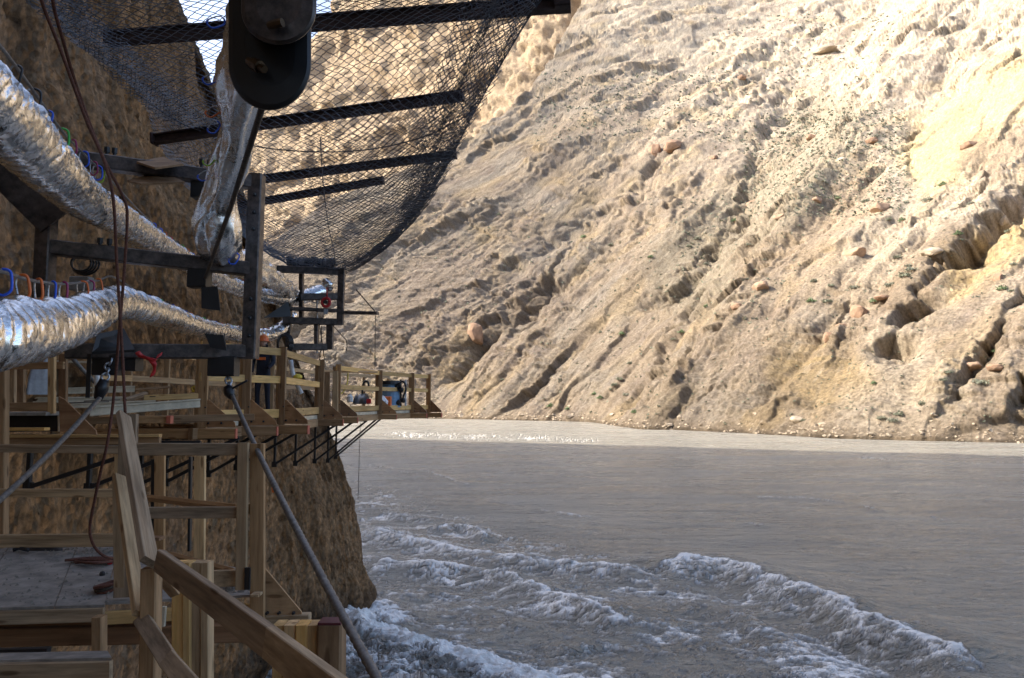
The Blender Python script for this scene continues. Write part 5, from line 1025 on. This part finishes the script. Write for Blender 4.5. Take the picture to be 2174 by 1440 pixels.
SP.sort(key=lambda s_: min((b[0]-s_[0])**2+(b[1]-s_[1])**2 for b in BO))
for i, (x, y, r) in enumerate(SP):
    p, _ = hill(x, y+2); s_ = p.y/FPX*r*.95; near = min(BO, key=lambda b: (b[0]-x)**2+(b[1]-y)**2); k = _cnt[near[5]] = _cnt.get(near[5], -1)+1
    e = empty('shrub', p, f'grey-green shrub, {ORD[k]} nearest to the {" ".join(near[5].split()[:9])}'.replace(', first nearest', ', nearest'), 'shrub', 'shrubs on the hillside')
    o = bpy.data.objects.new('leaves', SH[i % 3]); o.matrix_basis = Matrix.Translation(p) @ Matrix.Rotation(i*1.1, 4, 'Z') @ Matrix.Diagonal((s_, s_, s_*.85, 1)); link(o, e)
    o = bpy.data.objects.new('stem', SM); o.matrix_basis = Matrix.Translation(p) @ Matrix.Diagonal((s_, s_, s_, 1)); link(o, e)
# countless low sage tufts
rg = np.random.default_rng(77); V_, F_ = [], []
regs = [((1580, 1930), (230, 460), 2600), ((1130, 1560), (150, 300), 900), ((1500, 1900), (30, 330), 900), ((1350, 2170), (380, 900), 900), ((760, 1400), (420, 880), 500), ((1440, 1620), (420, 680), 300)]
lut = {}
key = (np.round(_hpf[:, 0]/3).astype(int))*4000+np.round(_hpf[:, 1]/3).astype(int); order = np.argsort(key); ks = key[order]
for (x0, x1), (y0, y1), n_ in regs:
    for _ in range(n_):
        x, y = rg.uniform(x0, x1), rg.uniform(y0, y1)
        if n_ == 2600 and abs((x-1580)*.62-(460-y))-140 > 60*rg.uniform(0, 1): continue
        kk = int(round(x/3))*4000+int(round(y/3)); j = np.searchsorted(ks, kk)
        if j >= len(ks) or ks[j] != kk: continue
        c = _vis[order[j]]; s_ = c[1]/FPX*rg.uniform(1.5, 4.6)*.8
        for q in range(7):
            d = rg.normal(size=3); d[2] = abs(d[2])*.9; cc = c+d*s_*.4; a = rg.normal(size=3); a /= np.linalg.norm(a); b_ = np.cross(a, rg.normal(size=3)); b_ /= np.linalg.norm(b_); i = len(V_)
            V_ += [cc+a*s_*.6, cc+b_*s_*.5, cc-a*s_*.6, cc-b_*s_*.5]; F_.append((i, i+1, i+2, i+3))
o = mesh_obj('sagebrush', V_, F_, SH[0].materials[0]); tag(o, 'low grey-green sagebrush dotted over the hillside', 'sagebrush', None, 'stuff')

# stones strewn along the far waterline, too small to tell apart
bm = bmesh.new(); bmesh.ops.create_icosphere(bm, subdivisions=1, radius=1.0); base_v = np.array([v.co[:] for v in bm.verts]); base_f = [tuple(v.index for v in f.verts) for f in bm.faces]; bm.free()
V_, F_ = [], []; nr_h, nc_h = HV.shape[:2]
for k in range(650):
    j = rg.integers(60, nc_h-40); i = int(min(abs(rg.normal())*6, 26))+2; p = HV[i, j]
    if p[2] > 7 or p[2] < -1: continue
    s_ = p[1]/FPX*rg.uniform(.8, 3.4)*(2.2 if rg.uniform() < .06 else 1); jit = 1+.35*rg.normal(size=(len(base_v), 1)); q = p+base_v*jit*s_*np.array((1.2, 1, .7)); b0 = len(V_); V_ += q.tolist(); F_ += [tuple(b0+t for t in f) for f in base_f]
tag(mesh_obj('shore_stones', V_, F_, RM[2].materials[0]), 'small tan stones strewn along the far waterline', 'stones', None, 'stuff')
